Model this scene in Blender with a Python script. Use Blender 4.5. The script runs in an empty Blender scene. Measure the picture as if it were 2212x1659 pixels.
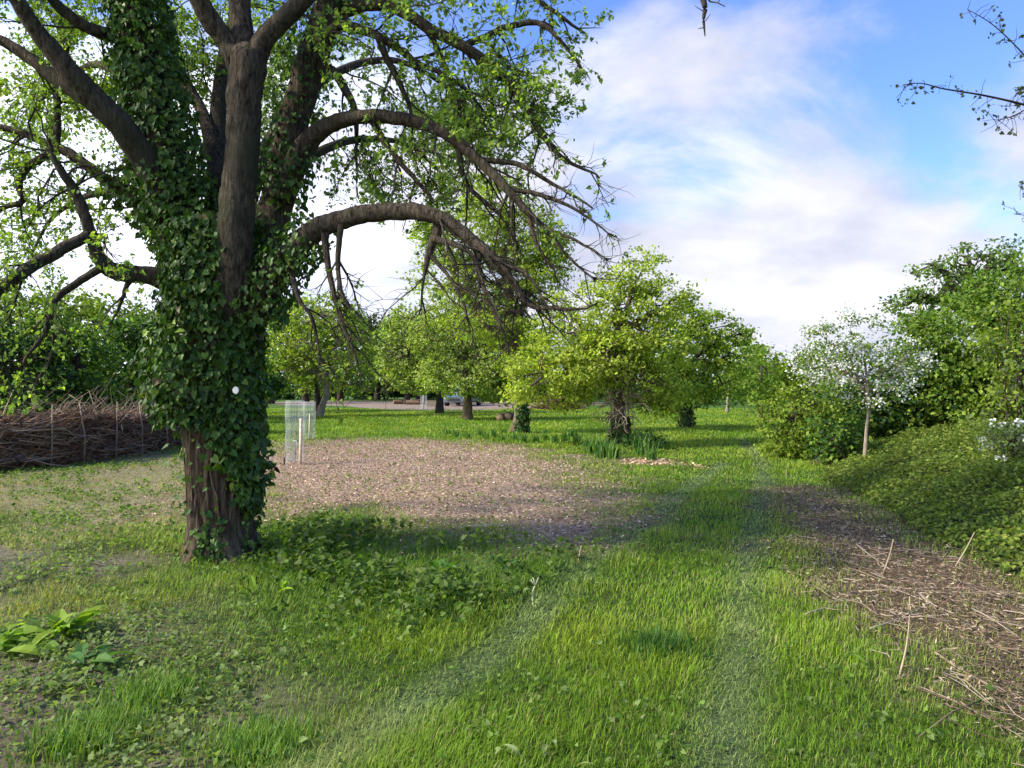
import bpy, math, random
import numpy as np
from mathutils import Vector, Matrix
rng = np.random.default_rng(11)
random.seed(5)
R = math.radians
sc = bpy.context.scene

# ------------------------------------------------------------------ camera
FOC = 1703.0; CX = 1106.0; CY = 829.5; EYE = 1.5
cd = bpy.data.cameras.new('camera'); cam = bpy.data.objects.new('camera', cd)
sc.collection.objects.link(cam); sc.camera = cam
cam.location = (0, 0, EYE); cam.rotation_euler = (R(90), 0, 0)
cd.sensor_width = 36.0; cd.lens = 36.0 * FOC / 2212.0; cd.clip_end = 2000; cd.clip_start = 0.05

# ------------------------------------------------------------------ light
SUN_EL = 38.0
LT = Vector((1.0, 0.28, 0)).normalized()           # horizontal travel of the sunlight
sunv = Vector((-LT.x * math.cos(R(SUN_EL)), -LT.y * math.cos(R(SUN_EL)), math.sin(R(SUN_EL))))
sd = bpy.data.lights.new('sun', 'SUN'); sd.energy = 3.1; sd.angle = R(4.0); sd.color = (1.0, 0.93, 0.80)
so = bpy.data.objects.new('sun', sd); sc.collection.objects.link(so)
so.rotation_euler = sunv.to_track_quat('Z', 'Y').to_euler()

w = bpy.data.worlds.new('World'); sc.world = w; w.use_nodes = True
nt = w.node_tree; nt.nodes.clear()
def N(nt, t, **k):
    n = nt.nodes.new(t)
    for a, b in k.items():
        setattr(n, a, b)
    return n
def math_n(nt, op, a, b=None, c=None, clamp=False):
    n = nt.nodes.new('ShaderNodeMath'); n.operation = op; n.use_clamp = clamp
    for i, v in enumerate((a, b, c)):
        if v is None: continue
        if isinstance(v, (int, float)): n.inputs[i].default_value = v
        else: nt.links.new(v, n.inputs[i])
    return n.outputs[0]
out = N(nt, 'ShaderNodeOutputWorld')
sky = N(nt, 'ShaderNodeTexSky', sky_type='NISHITA'); sky.sun_disc = False
sky.sun_elevation = R(SUN_EL); sky.sun_rotation = math.atan2(sunv.x, sunv.y)
sky.air_density = 1.0; sky.dust_density = 0.6; sky.ozone_density = 1.6
bg = N(nt, 'ShaderNodeBackground'); bg.inputs[1].default_value = 0.15
cb = N(nt, 'ShaderNodeBackground'); cb.inputs[1].default_value = 0.15
tc = N(nt, 'ShaderNodeTexCoord'); sp = N(nt, 'ShaderNodeSeparateXYZ')
nt.links.new(tc.outputs['Generated'], sp.inputs[0])
zz = math_n(nt, 'ADD', math_n(nt, 'ABSOLUTE', sp.outputs[2]), 0.34)
px_ = math_n(nt, 'DIVIDE', sp.outputs[0], zz); py_ = math_n(nt, 'DIVIDE', sp.outputs[1], zz)
cmb = N(nt, 'ShaderNodeCombineXYZ'); nt.links.new(px_, cmb.inputs[0]); nt.links.new(py_, cmb.inputs[1])
cmb.inputs[2].default_value = 16.79
n1 = N(nt, 'ShaderNodeTexNoise'); n1.inputs['Scale'].default_value = 1.15; n1.inputs['Detail'].default_value = 9
n1.inputs['Roughness'].default_value = 0.58; n1.inputs['Distortion'].default_value = 0.35
nt.links.new(cmb.outputs[0], n1.inputs['Vector'])
# more cloud towards the horizon and towards the left (-x)
b1 = math_n(nt, 'MULTIPLY', sp.outputs[2], -1.0)
b2 = math_n(nt, 'MULTIPLY', sp.outputs[0], -0.22)
s = math_n(nt, 'ADD', n1.outputs[0], b1); s = math_n(nt, 'ADD', s, b2)
mr = N(nt, 'ShaderNodeMapRange'); mr.interpolation_type = 'SMOOTHSTEP'
mr.inputs['From Min'].default_value = 0.03; mr.inputs['From Max'].default_value = 0.19
nt.links.new(s, mr.inputs['Value'])
n2 = N(nt, 'ShaderNodeTexNoise'); n2.inputs['Scale'].default_value = 3.0; n2.inputs['Detail'].default_value = 6
n2.inputs['Roughness'].default_value = 0.5
nt.links.new(cmb.outputs[0], n2.inputs['Vector'])
cr = N(nt, 'ShaderNodeValToRGB')
cr.color_ramp.elements[0].position = 0.34; cr.color_ramp.elements[0].color = (1.85, 2.00, 2.60, 1)
cr.color_ramp.elements[1].position = 0.66; cr.color_ramp.elements[1].color = (3.3, 3.3, 3.5, 1)
nt.links.new(n2.outputs[0], cr.inputs[0])
# thin cloud nearer the sun side is brighter
lb = N(nt, 'ShaderNodeMapRange'); lb.inputs['From Min'].default_value = -0.05; lb.inputs['From Max'].default_value = -0.75
lb.inputs['To Min'].default_value = 1.0; lb.inputs['To Max'].default_value = 3.2
nt.links.new(sp.outputs[0], lb.inputs['Value'])
mc = N(nt, 'ShaderNodeVectorMath', operation='SCALE'); nt.links.new(cr.outputs[0], mc.inputs[0]); nt.links.new(lb.outputs[0], mc.inputs['Scale'])
nt.links.new(mc.outputs[0], cb.inputs[0])
skm = N(nt, 'ShaderNodeMix', data_type='RGBA', blend_type='MULTIPLY'); skm.inputs[0].default_value = 1
skm.inputs[7].default_value = (0.50, 0.62, 0.96, 1)
nt.links.new(sky.outputs[0], skm.inputs[6]); nt.links.new(skm.outputs[2], bg.inputs[0])
mx = N(nt, 'ShaderNodeMixShader'); nt.links.new(mr.outputs[0], mx.inputs[0])
nt.links.new(bg.outputs[0], mx.inputs[1]); nt.links.new(cb.outputs[0], mx.inputs[2])
nt.links.new(mx.outputs[0], out.inputs[0])

sc.view_settings.view_transform = 'Standard'; sc.view_settings.look = 'None'
sc.view_settings.gamma = 1.0; sc.view_settings.exposure = 1.15
sc.cycles.max_bounces = 7; sc.cycles.diffuse_bounces = 3; sc.cycles.glossy_bounces = 2
sc.cycles.transmission_bounces = 4; sc.cycles.transparent_max_bounces = 8
sc.cycles.caustics_reflective = False; sc.cycles.caustics_refractive = False

# ------------------------------------------------------------------ helpers
def P(px, py, d):
    return np.array([(px - CX) / FOC * d, d, EYE - (py - CY) / FOC * d])
def G(px, py):
    d = EYE * FOC / (py - CY)
    return np.array([(px - CX) / FOC * d, d])
def tag(o, label=None, cat=None, group=None, kind=None):
    if label: o['label'] = label
    if cat: o['category'] = cat
    if group: o['group'] = group
    if kind: o['kind'] = kind
    return o
def empty(name, loc, label, cat, group=None):
    o = bpy.data.objects.new(name, None); sc.collection.objects.link(o)
    o.location = [float(v) for v in loc]; o.empty_display_size = 0.3
    return tag(o, label, cat, group)
_tab = np.random.default_rng(3).random((256, 256))
def vnoise(x, y, s=1.0, seed=0):
    x = np.asarray(x, float) * s + seed * 17.3 + 500; y = np.asarray(y, float) * s + seed * 9.7 + 500
    xi = np.floor(x).astype(int); yi = np.floor(y).astype(int); fx = x - xi; fy = y - yi
    fx = fx * fx * (3 - 2 * fx); fy = fy * fy * (3 - 2 * fy)
    a = _tab[xi % 256, yi % 256]; b = _tab[(xi + 1) % 256, yi % 256]
    c = _tab[xi % 256, (yi + 1) % 256]; d = _tab[(xi + 1) % 256, (yi + 1) % 256]
    return (a * (1 - fx) + b * fx) * (1 - fy) + (c * (1 - fx) + d * fx) * fy
def fbm(x, y, s=1.0, seed=0, o=4):
    t = 0; a = 0.5
    for k in range(o):
        t = t + a * vnoise(x, y, s * 2 ** k, seed + k); a *= 0.5
    return t / (1 - 0.5 ** o)
def gz(x, y):
    x = np.asarray(x, float); y = np.asarray(y, float)
    fade = np.clip((26 - y) / 8, 0, 1)
    h = (fbm(x, y, 0.55, 2, 3) - 0.5) * 0.10 + (vnoise(x, y, 3.0, 7) - 0.5) * 0.025
    return h * fade

class MB:
    """numpy mesh collector: polygons of any size with one colour per vertex"""
    def __init__(s):
        s.v = []; s.c = []; s.l = []; s.n = []; s.k = 0; s.sm = []
    def add(s, V, faces, col=(1, 1, 1), smooth=False):
        V = np.asarray(V, float).reshape(-1, 3); m = len(V)
        C = np.empty((m, 3)); C[:] = col
        s.v.append(V); s.c.append(C)
        for F in faces:
            F = np.asarray(F, int)
            if F.size == 0: continue
            s.l.append((F + s.k).ravel()); s.n.append(np.full(len(F), F.shape[1])); s.sm.append(np.full(len(F), smooth))
        s.k += m
    def build(s, name, mat, parent=None, loc=None):
        me = bpy.data.meshes.new(name)
        V = np.concatenate(s.v); C = np.concatenate(s.c); L = np.concatenate(s.l); n = np.concatenate(s.n)
        if parent is not None:
            V = V - np.array(parent.location)
        elif loc is not None:
            V = V - np.array(loc)
        me.vertices.add(len(V)); me.vertices.foreach_set('co', V.astype(np.float32).ravel())
        me.loops.add(len(L)); me.loops.foreach_set('vertex_index', L.astype(np.int32))
        me.polygons.add(len(n)); st = np.concatenate([[0], np.cumsum(n)[:-1]])
        me.polygons.foreach_set('loop_start', st.astype(np.int32))
        me.polygons.foreach_set('use_smooth', np.concatenate(s.sm).astype(bool))
        at = me.color_attributes.new('tint', 'FLOAT_COLOR', 'POINT')
        C4 = np.ones((len(V), 4), np.float32); C4[:, :3] = C
        at.data.foreach_set('color', C4.ravel())
        me.update(calc_edges=True); me.validate()
        me.materials.append(mat)
        o = bpy.data.objects.new(name, me); sc.collection.objects.link(o)
        if parent is not None: o.parent = parent
        elif loc is not None: o.location = [float(v) for v in loc]
        return o

def nrm(a):
    a = np.asarray(a, float)
    return a / np.maximum(np.linalg.norm(a, axis=-1, keepdims=True), 1e-9)

def leaves(mb, C, T, Nn, size, col, shape='diamond', fold=0.25, asp=0.75):
    """C centres (leaf base), T tip dirs, Nn normals, size lengths, col (n,3)"""
    C = np.asarray(C, float); n = len(C)
    if n == 0: return
    T = nrm(T); S = nrm(np.cross(T, Nn)); U = np.cross(S, T)
    size = np.broadcast_to(np.asarray(size, float), (n,))[:, None]
    w = size * asp * 0.5
    if shape == 'diamond':
        V = np.stack([C, C + T * size * 0.45 + S * w + U * w * fold, C + T * size, C + T * size * 0.45 - S * w + U * w * fold], 1)
        F = [np.arange(n * 4).reshape(n, 4)]; k = 4
    elif shape == 'heart':
        V = np.stack([C + T * size * 0.08, C - T * size * 0.10 + S * w * 0.75 + U * w * fold * .7, C + T * size * 0.36 + S * w + U * w * fold,
                      C + T * size - U * size * 0.10, C + T * size * 0.36 - S * w + U * w * fold, C - T * size * 0.10 - S * w * 0.75 + U * w * fold * .7], 1)
        b = (np.arange(n) * 6)[:, None]
        F = [np.concatenate([b + [0, 1, 2, 3], b + [0, 3, 4, 5]])]; k = 6
    elif shape == 'lance':
        u = np.array([0, .25, .55, .82, 1.0]); wv = np.array([.15, .8, 1.0, .55, 0.0]); dz = np.array([0, .04, -.02, -.14, -.30])
        rows = []
        for q in range(5):
            m_ = C + T * size * u[q] + U * size * dz[q]; wob = 1 + rng.normal(0, .12, (n, 1))
            rows += [m_ + S * w * wv[q] * wob + U * w * fold * wv[q], m_, m_ - S * w * wv[q] * wob + U * w * fold * wv[q]]
        V = np.stack(rows, 1); b = (np.arange(n) * 15)[:, None]; k = 15
        F = [np.concatenate([b + [3 * q + e, 3 * q + e + 1, 3 * q + e + 4, 3 * q + e + 3] for q in range(4) for e in (0, 1)])]
    col = np.broadcast_to(col, (n, 3))
    mb.add(V.reshape(-1, 3), F, np.repeat(col, k, 0))

def pal(n, cols, wts=None, jit=0.18, r=rng):
    cols = np.array(cols, float)
    i = r.choice(len(cols), n, p=None if wts is None else np.array(wts) / np.sum(wts))
    return cols[i] * (1 + r.normal(0, jit, (n, 1))).clip(0.45, 1.7)

def tube(mb, pts, rad, sides=6, col=(1, 1, 1), rn=0.0, r=rng, cap=True, ridge=None):
    pts = np.asarray(pts, float); n = len(pts); rad = np.broadcast_to(np.asarray(rad, float), (n,))
    t = np.gradient(pts, axis=0); t = nrm(t)
    up = np.array([0, 0, 1.0]) if abs(t[0][2]) < 0.8 else np.array([1.0, 0, 0])
    a = nrm(np.cross(t, up)); b = np.cross(t, a)
    th = np.linspace(0, 2 * math.pi, sides, endpoint=False)
    rr = rad[:, None] * np.ones((n, sides))
    if rn: rr = rr * (1 + r.normal(0, rn, (n, sides)))
    if ridge is not None: rr = rr * ridge(th, pts)
    V = pts[:, None] + rr[..., None] * (np.cos(th)[None, :, None] * a[:, None] + np.sin(th)[None, :, None] * b[:, None])
    i = np.arange(n - 1)[:, None] * sides; j = np.arange(sides)[None]; j2 = (j + 1) % sides
    F = np.stack([i + j, i + j2, i + sides + j2, i + sides + j], -1).reshape(-1, 4)
    fs = [F]
    if cap and sides > 2:
        fs.append((np.arange(sides) + (n - 1) * sides)[None]); fs.append(np.arange(sides)[::-1][None])
    mb.add(V.reshape(-1, 3), fs, col, smooth=True)

def spline(P0, m=6):
    """Catmull-Rom resampling of rows (any number of columns)"""
    P0 = np.asarray(P0, float)
    Q = np.vstack([2 * P0[0] - P0[1], P0, 2 * P0[-1] - P0[-2]]); o = []
    for i in range(1, len(Q) - 2):
        for k in range(m):
            t = k / m
            o.append(0.5 * (2 * Q[i] + (Q[i + 1] - Q[i - 1]) * t + (2 * Q[i - 1] - 5 * Q[i] + 4 * Q[i + 1] - Q[i + 2]) * t * t
                            + (3 * Q[i] - Q[i - 1] - 3 * Q[i + 1] + Q[i + 2]) * t ** 3))
    o.append(P0[-1]); return np.array(o)

# ------------------------------------------------------------------ materials
def new_mat(name):
    m = bpy.data.materials.new(name); m.use_nodes = True; m.node_tree.nodes.clear(); return m, m.node_tree
def leaf_mat(name, trans=0.45, rough=0.5, spec=0.35, tmul=(1.35, 1.45, 0.55)):
    m, t = new_mat(name)
    o = N(t, 'ShaderNodeOutputMaterial'); p = N(t, 'ShaderNodeBsdfPrincipled'); tr = N(t, 'ShaderNodeBsdfTranslucent')
    a = N(t, 'ShaderNodeAttribute', attribute_name='tint')
    p.inputs['Roughness'].default_value = rough; p.inputs['Specular IOR Level'].default_value = spec
    t.links.new(a.outputs['Color'], p.inputs['Base Color'])
    mu = N(t, 'ShaderNodeMix', data_type='RGBA', blend_type='MULTIPLY'); mu.inputs[0].default_value = 1; mu.inputs[7].default_value = (*tmul, 1)
    t.links.new(a.outputs['Color'], mu.inputs[6]); t.links.new(mu.outputs[2], tr.inputs[0])
    x = N(t, 'ShaderNodeMixShader'); x.inputs[0].default_value = trans
    t.links.new(p.outputs[0], x.inputs[1]); t.links.new(tr.outputs[0], x.inputs[2]); t.links.new(x.outputs[0], o.inputs[0])
    return m
def bark_mat(name, c1, c2, scale=(9, 9, 1.6), bump=0.6, c3=None, dist=0.03):
    m, t = new_mat(name)
    o = N(t, 'ShaderNodeOutputMaterial'); p = N(t, 'ShaderNodeBsdfPrincipled')
    tc = N(t, 'ShaderNodeTexCoord'); mp = N(t, 'ShaderNodeMapping'); mp.inputs['Scale'].default_value = scale
    t.links.new(tc.outputs['Object'], mp.inputs[0])
    n = N(t, 'ShaderNodeTexNoise'); n.inputs['Scale'].default_value = 2.2; n.inputs['Detail'].default_value = 8; n.inputs['Roughness'].default_value = 0.65
    t.links.new(mp.outputs[0], n.inputs['Vector'])
    r = N(t, 'ShaderNodeValToRGB'); r.color_ramp.elements[0].position = 0.36; r.color_ramp.elements[0].color = (*c1, 1)
    r.color_ramp.elements[1].position = 0.66; r.color_ramp.elements[1].color = (*c2, 1)
    t.links.new(n.outputs[0], r.inputs[0])
    n3 = N(t, 'ShaderNodeTexNoise'); n3.inputs['Scale'].default_value = 1.7; n3.inputs['Detail'].default_value = 5
    t.links.new(tc.outputs['Object'], n3.inputs['Vector'])
    r3 = N(t, 'ShaderNodeMapRange'); r3.inputs['From Min'].default_value = 0.5; r3.inputs['From Max'].default_value = 0.68
    t.links.new(n3.outputs[0], r3.inputs[0])
    mx = N(t, 'ShaderNodeMix', data_type='RGBA'); mx.inputs[7].default_value = (*(c3 or c2), 1)
    t.links.new(r3.outputs[0], mx.inputs[0]); t.links.new(r.outputs[0], mx.inputs[6])
    a = N(t, 'ShaderNodeAttribute', attribute_name='tint')
    m2 = N(t, 'ShaderNodeMix', data_type='RGBA', blend_type='MULTIPLY'); m2.inputs[0].default_value = 1
    t.links.new(mx.outputs[2], m2.inputs[6]); t.links.new(a.outputs['Color'], m2.inputs[7])
    t.links.new(m2.outputs[2], p.inputs['Base Color']); p.inputs['Roughness'].default_value = 0.9; p.inputs['Specular IOR Level'].default_value = 0.15
    b = N(t, 'ShaderNodeBump'); b.inputs['Strength'].default_value = bump; b.inputs['Distance'].default_value = dist
    t.links.new(n.outputs[0], b.inputs['Height']); t.links.new(b.outputs[0], p.inputs['Normal'])
    t.links.new(p.outputs[0], o.inputs[0]); return m
def plain(name, col, rough=0.6, metal=0.0, noise=0.15, scale=8, trans=0.0, alpha=1.0, coat=0):
    m, t = new_mat(name)
    o = N(t, 'ShaderNodeOutputMaterial'); p = N(t, 'ShaderNodeBsdfPrincipled')
    tc = N(t, 'ShaderNodeTexCoord'); n = N(t, 'ShaderNodeTexNoise'); n.inputs['Scale'].default_value = scale; n.inputs['Detail'].default_value = 5
    t.links.new(tc.outputs['Object'], n.inputs['Vector'])
    r = N(t, 'ShaderNodeValToRGB'); c = np.array(col)
    r.color_ramp.elements[0].position = .3; r.color_ramp.elements[0].color = (*(c * (1 - noise)), 1)
    r.color_ramp.elements[1].position = .7; r.color_ramp.elements[1].color = (*(c * (1 + noise)).clip(0, 1), 1)
    t.links.new(n.outputs[0], r.inputs[0]); t.links.new(r.outputs[0], p.inputs['Base Color'])
    p.inputs['Roughness'].default_value = rough; p.inputs['Metallic'].default_value = metal
    p.inputs['Transmission Weight'].default_value = trans; p.inputs['Alpha'].default_value = alpha; p.inputs['Coat Weight'].default_value = coat
    t.links.new(p.outputs[0], o.inputs[0]); return m
def tint_mat(name, rough=0.85, spec=0.2):
    m, t = new_mat(name)
    o = N(t, 'ShaderNodeOutputMaterial'); p = N(t, 'ShaderNodeBsdfPrincipled'); a = N(t, 'ShaderNodeAttribute', attribute_name='tint')
    tc = N(t, 'ShaderNodeTexCoord'); n = N(t, 'ShaderNodeTexNoise'); n.inputs['Scale'].default_value = 30; n.inputs['Detail'].default_value = 3
    t.links.new(tc.outputs['Object'], n.inputs['Vector'])
    r = N(t, 'ShaderNodeMapRange'); r.inputs['To Min'].default_value = 0.65; r.inputs['To Max'].default_value = 1.35
    t.links.new(n.outputs[0], r.inputs[0])
    v = N(t, 'ShaderNodeVectorMath', operation='SCALE'); t.links.new(a.outputs['Color'], v.inputs[0]); t.links.new(r.outputs[0], v.inputs['Scale'])
    t.links.new(v.outputs[0], p.inputs['Base Color']); p.inputs['Roughness'].default_value = rough; p.inputs['Specular IOR Level'].default_value = spec
    t.links.new(p.outputs[0], o.inputs[0]); return m
M_leaf = leaf_mat('leaf', spec=0.2, rough=.6); M_leafhero = leaf_mat('leaf_near', trans=0.5)
M_ivy = leaf_mat('ivy_leaf', trans=0.2, rough=0.5, spec=0.28)
M_grass = leaf_mat('grass_blade', trans=0.35, rough=0.55, spec=0.25, tmul=(1.2, 1.3, .6))
M_petal = leaf_mat('blossom', trans=0.35, rough=0.6, spec=0.2, tmul=(1, 1, .95))
M_bark = bark_mat('bark_furrowed', (0.024, 0.016, 0.010), (0.16, 0.115, 0.075), scale=(15, 15, 1.5), bump=1.0, c3=(0.13, 0.12, 0.07), dist=0.05)
M_bark2 = bark_mat('bark_limb', (0.022, 0.017, 0.012), (0.150, 0.118, 0.080), scale=(16, 16, 4), bump=1.0, dist=.06, c3=(0.065, 0.062, 0.036))
M_barkd = bark_mat('bark_dark', (0.022, 0.018, 0.014), (0.075, 0.06, 0.045), scale=(6, 6, 3), bump=0.5)
M_barkw = bark_mat('bark_warm', (0.07, 0.05, 0.03), (0.20, 0.15, 0.10), scale=(6, 6, 2), bump=0.5, c3=(0.15, 0.14, 0.08))
M_tint = tint_mat('dry_stems')
M_soil = None

# ------------------------------------------------------------------ ground zones (polygons on the ground, metres)
def poly(pts): return np.array([G(*p) for p in pts])
def inpoly(x, y, pg):
    x = np.asarray(x); y = np.asarray(y); c = np.zeros(x.shape, bool); n = len(pg)
    for i in range(n):
        x1, y1 = pg[i]; x2, y2 = pg[i - 1]
        m = ((y1 > y) != (y2 > y)); xi = (x2 - x1) * (y - y1) / (y2 - y1 + 1e-12) + x1
        c ^= m & (x < xi)
    return c
def dist_pl(x, y, pl):
    """distance to a polyline"""
    d = np.full(np.shape(x), 1e9)
    for a, b in zip(pl[:-1], pl[1:]):
        ab = b - a; t = ((x - a[0]) * ab[0] + (y - a[1]) * ab[1]) / (ab @ ab); t = np.clip(t, 0, 1)
        d = np.minimum(d, np.hypot(x - a[0] - t * ab[0], y - a[1] - t * ab[1]))
    return d
def soft(x, y, pg, wd=0.35, ns=0.5, seed=0):
    """1 inside, 0 outside, with a ragged soft edge"""
    d = dist_pl(x, y, np.vstack([pg, pg[:1]])); s = np.where(inpoly(x, y, pg), d, -d)
    s = s + (fbm(x, y, 1.3, 20 + seed, 4) - 0.5) * ns * 4 * wd
    return np.clip(s / wd * 0.5 + 0.5, 0, 1)
PG_M1 = poly([(440, 1110), (470, 1010), (590, 965), (700, 950), (900, 948), (1060, 958), (1200, 985), (1290, 1020), (1340, 1090), (1345, 1150), (1230, 1185), (1050, 1165), (870, 1140), (700, 1108), (560, 1110)])
PG_M2 = poly([(1650, 1056), (1740, 1048), (1850, 1085), (2000, 1170), (2212, 1270), (2420, 1420), (2420, 1640), (2212, 1560), (2060, 1490), (1930, 1400), (1810, 1320), (1720, 1250), (1700, 1150), (1660, 1100)])
PG_DRY = poly([(-500, 1090), (-300, 1015), (0, 1010), (390, 965), (560, 1000), (440, 1110), (200, 1150), (0, 1120)])
PG_SOIL = poly([(-400, 1480), (60, 1440), (170, 1500), (200, 1580), (120, 1659), (-100, 1750), (-400, 1800)])
PG_SOIL2 = poly([(-400, 1180), (100, 1150), (330, 1190), (420, 1300), (560, 1420), (640, 1560), (500, 1700), (-300, 1800)])
PG_WEED = poly([(545, 1130), (700, 1120), (870, 1150), (1060, 1180), (1260, 1190), (1320, 1200), (1180, 1290), (1000, 1360), (760, 1330), (560, 1290), (520, 1200)])
PG_TRACK = poly([(560, 870), (700, 866), (1000, 868), (1200, 869), (1330, 871), (1200, 880), (1060, 886), (940, 888), (850, 886), (730, 877), (620, 875)])
PG_CHIP = poly([(1335, 1000), (1345, 990), (1400, 988), (1450, 992), (1510, 1008), (1450, 1004), (1390, 1004)])
TR_A = np.array([G(*p) for p in [(560, 1760), (760, 1610), (960, 1480), (1100, 1380), (1190, 1290), (1330, 1175), (1430, 1100), (1510, 1035), (1560, 1000)]])
TR_B = np.array([G(*p) for p in [(1540, 1760), (1570, 1560), (1600, 1400), (1615, 1200), (1640, 1100), (1650, 1040), (1640, 990), (1600, 950)]])
PG_BR = poly([(1770, 1035), (1900, 1090), (2010, 1165), (2230, 1268), (2700, 1400), (3000, 1300), (3200, 1010), (2500, 960), (2212, 950), (2000, 945), (1850, 975)])
def mask_m1(x, y): return soft(x, y, PG_M1, 0.95, 0.55, 1)
def mask_m2(x, y): return soft(x, y, PG_M2, 0.45, 0.6, 2)
def mask_tr(x, y):
    a = np.clip(1 - dist_pl(x, y, TR_A) / 0.22, 0, 1); b = np.clip(1 - dist_pl(x, y, TR_B) / 0.22, 0, 1)
    return np.clip(np.maximum(a, b) * 1.5 * (0.15 + 1.2 * fbm(x, y, 1.6, 4)), 0, 1)

# ground sheet: fine near the camera, coarse to the horizon
xs = np.unique(np.concatenate([np.linspace(-500, -30, 20), np.linspace(-30, -9, 36), np.linspace(-9, 9, 226), np.linspace(9, 30, 36), np.linspace(30, 500, 20)]))
ys = np.unique(np.concatenate([np.linspace(-60, 0, 12), np.linspace(0, 16, 200), np.linspace(16, 36, 90), np.linspace(36, 80, 60), np.linspace(80, 900, 25)]))
X, Y = np.meshgrid(xs, ys); Z = gz(X, Y)
nx, ny = len(xs), len(ys)
i = (np.arange(ny - 1)[:, None] * nx + np.arange(nx - 1)[None]).ravel()
F = np.stack([i, i + 1, i + nx + 1, i + nx], 1)
m1 = mask_m1(X, Y); m2 = mask_m2(X, Y); dr = soft(X, Y, PG_DRY, .8, .5, 3); s1 = soft(X, Y, PG_SOIL, .25, .6, 4); s2 = soft(X, Y, PG_SOIL2, .6, .6, 5)
chp = soft(X, Y, PG_CHIP, .25, .4, 8); tr = mask_tr(X, Y)
base = np.array([0.055, 0.085, 0.020]) * (0.7 + 0.6 * fbm(X, Y, 0.8, 9))[..., None]
far = np.clip((Y - 17) / 8, 0, 1)[..., None]
base = base * (1 - far) + np.array([0.075, 0.150, 0.022]) * (0.75 + 0.5 * fbm(X, Y, 0.35, 12))[..., None] * far
def mixc(b, c, m): return b * (1 - m[..., None]) + np.array(c) * m[..., None]
base = mixc(base, (0.31, 0.27, 0.15), dr * .8)
base = mixc(base, (0.25, 0.21, 0.145), s2 * .85 * np.clip(fbm(X, Y, 1.6, 31) * 2 - .4, 0, 1))
base = mixc(base, (0.19, 0.145, 0.11), s1)
base = mixc(base, (0.42, 0.295, 0.20), m1)
base = mixc(base, (0.15, 0.105, 0.060), m2)
base = mixc(base, (0.36, 0.25, 0.15), chp)
base = mixc(base, (0.10, 0.15, 0.06), tr * .6)
g = MB(); g.add(np.stack([X, Y, Z], -1).reshape(-1, 3), [F], base.reshape(-1, 3), smooth=True)
def ground_mat():
    m, t = new_mat('ground')
    o = N(t, 'ShaderNodeOutputMaterial'); p = N(t, 'ShaderNodeBsdfPrincipled'); a = N(t, 'ShaderNodeAttribute', attribute_name='tint')
    tc = N(t, 'ShaderNodeTexCoord')
    n = N(t, 'ShaderNodeTexNoise'); n.inputs['Scale'].default_value = 14; n.inputs['Detail'].default_value = 9; n.inputs['Roughness'].default_value = .7
    t.links.new(tc.outputs['Object'], n.inputs['Vector'])
    n2 = N(t, 'ShaderNodeTexVoronoi'); n2.inputs['Scale'].default_value = 26; t.links.new(tc.outputs['Object'], n2.inputs['Vector'])
    r = N(t, 'ShaderNodeMapRange'); r.inputs['From Min'].default_value = .3; r.inputs['From Max'].default_value = .7; r.inputs['To Min'].default_value = 0.5; r.inputs['To Max'].default_value = 1.4
    t.links.new(n.outputs[0], r.inputs[0])
    r2 = N(t, 'ShaderNodeMapRange'); r2.inputs['To Max'].default_value = 0.6; r2.inputs['To Min'].default_value = 1.15; t.links.new(n2.outputs['Distance'], r2.inputs[0])
    k = math_n(t, 'MULTIPLY', r.outputs[0], r2.outputs[0])
    v = N(t, 'ShaderNodeVectorMath', operation='SCALE'); t.links.new(a.outputs['Color'], v.inputs[0]); t.links.new(k, v.inputs['Scale'])
    t.links.new(v.outputs[0], p.inputs['Base Color']); p.inputs['Roughness'].default_value = 0.95; p.inputs['Specular IOR Level'].default_value = .1
    b = N(t, 'ShaderNodeBump'); b.inputs['Strength'].default_value = .8; b.inputs['Distance'].default_value = .04
    t.links.new(n.outputs[0], b.inputs['Height']); t.links.new(b.outputs[0], p.inputs['Normal'])
    t.links.new(p.outputs[0], o.inputs[0]); return m
M_ground = ground_mat()
tag(g.build('ground', M_ground), kind='structure')

# far bare track
tk = MB(); pts = spline(np.vstack([PG_TRACK, PG_TRACK[:1]]), 5)[:-1]
pts = pts + rng.normal(0, .15, pts.shape)
tk.add(np.column_stack([pts, np.full(len(pts), .006)]), [np.arange(len(pts))[::-1][None]], (0.33, 0.25, 0.19))
tag(tk.build('track', M_ground), kind='structure')

# ------------------------------------------------------------------ scatter helper
def scatter(D0, d0, d1, power, xm=1.25, r=rng):
    """points on the ground, density D0 per m2 at 3 m falling off with distance"""
    e = np.linspace(d0, d1, 400); dm = (e[1:] + e[:-1]) / 2
    wd = 2 * (0.65 * dm * xm + 0.8); den = D0 * (3 / dm) ** power; n = den * wd * np.diff(e)
    tot = int(n.sum()); k = r.choice(len(dm), tot, p=n / n.sum())
    y = e[k] + r.random(tot) * np.diff(e)[k]; x = (r.random(tot) - .5) * wd[k]
    return x, y

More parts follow.
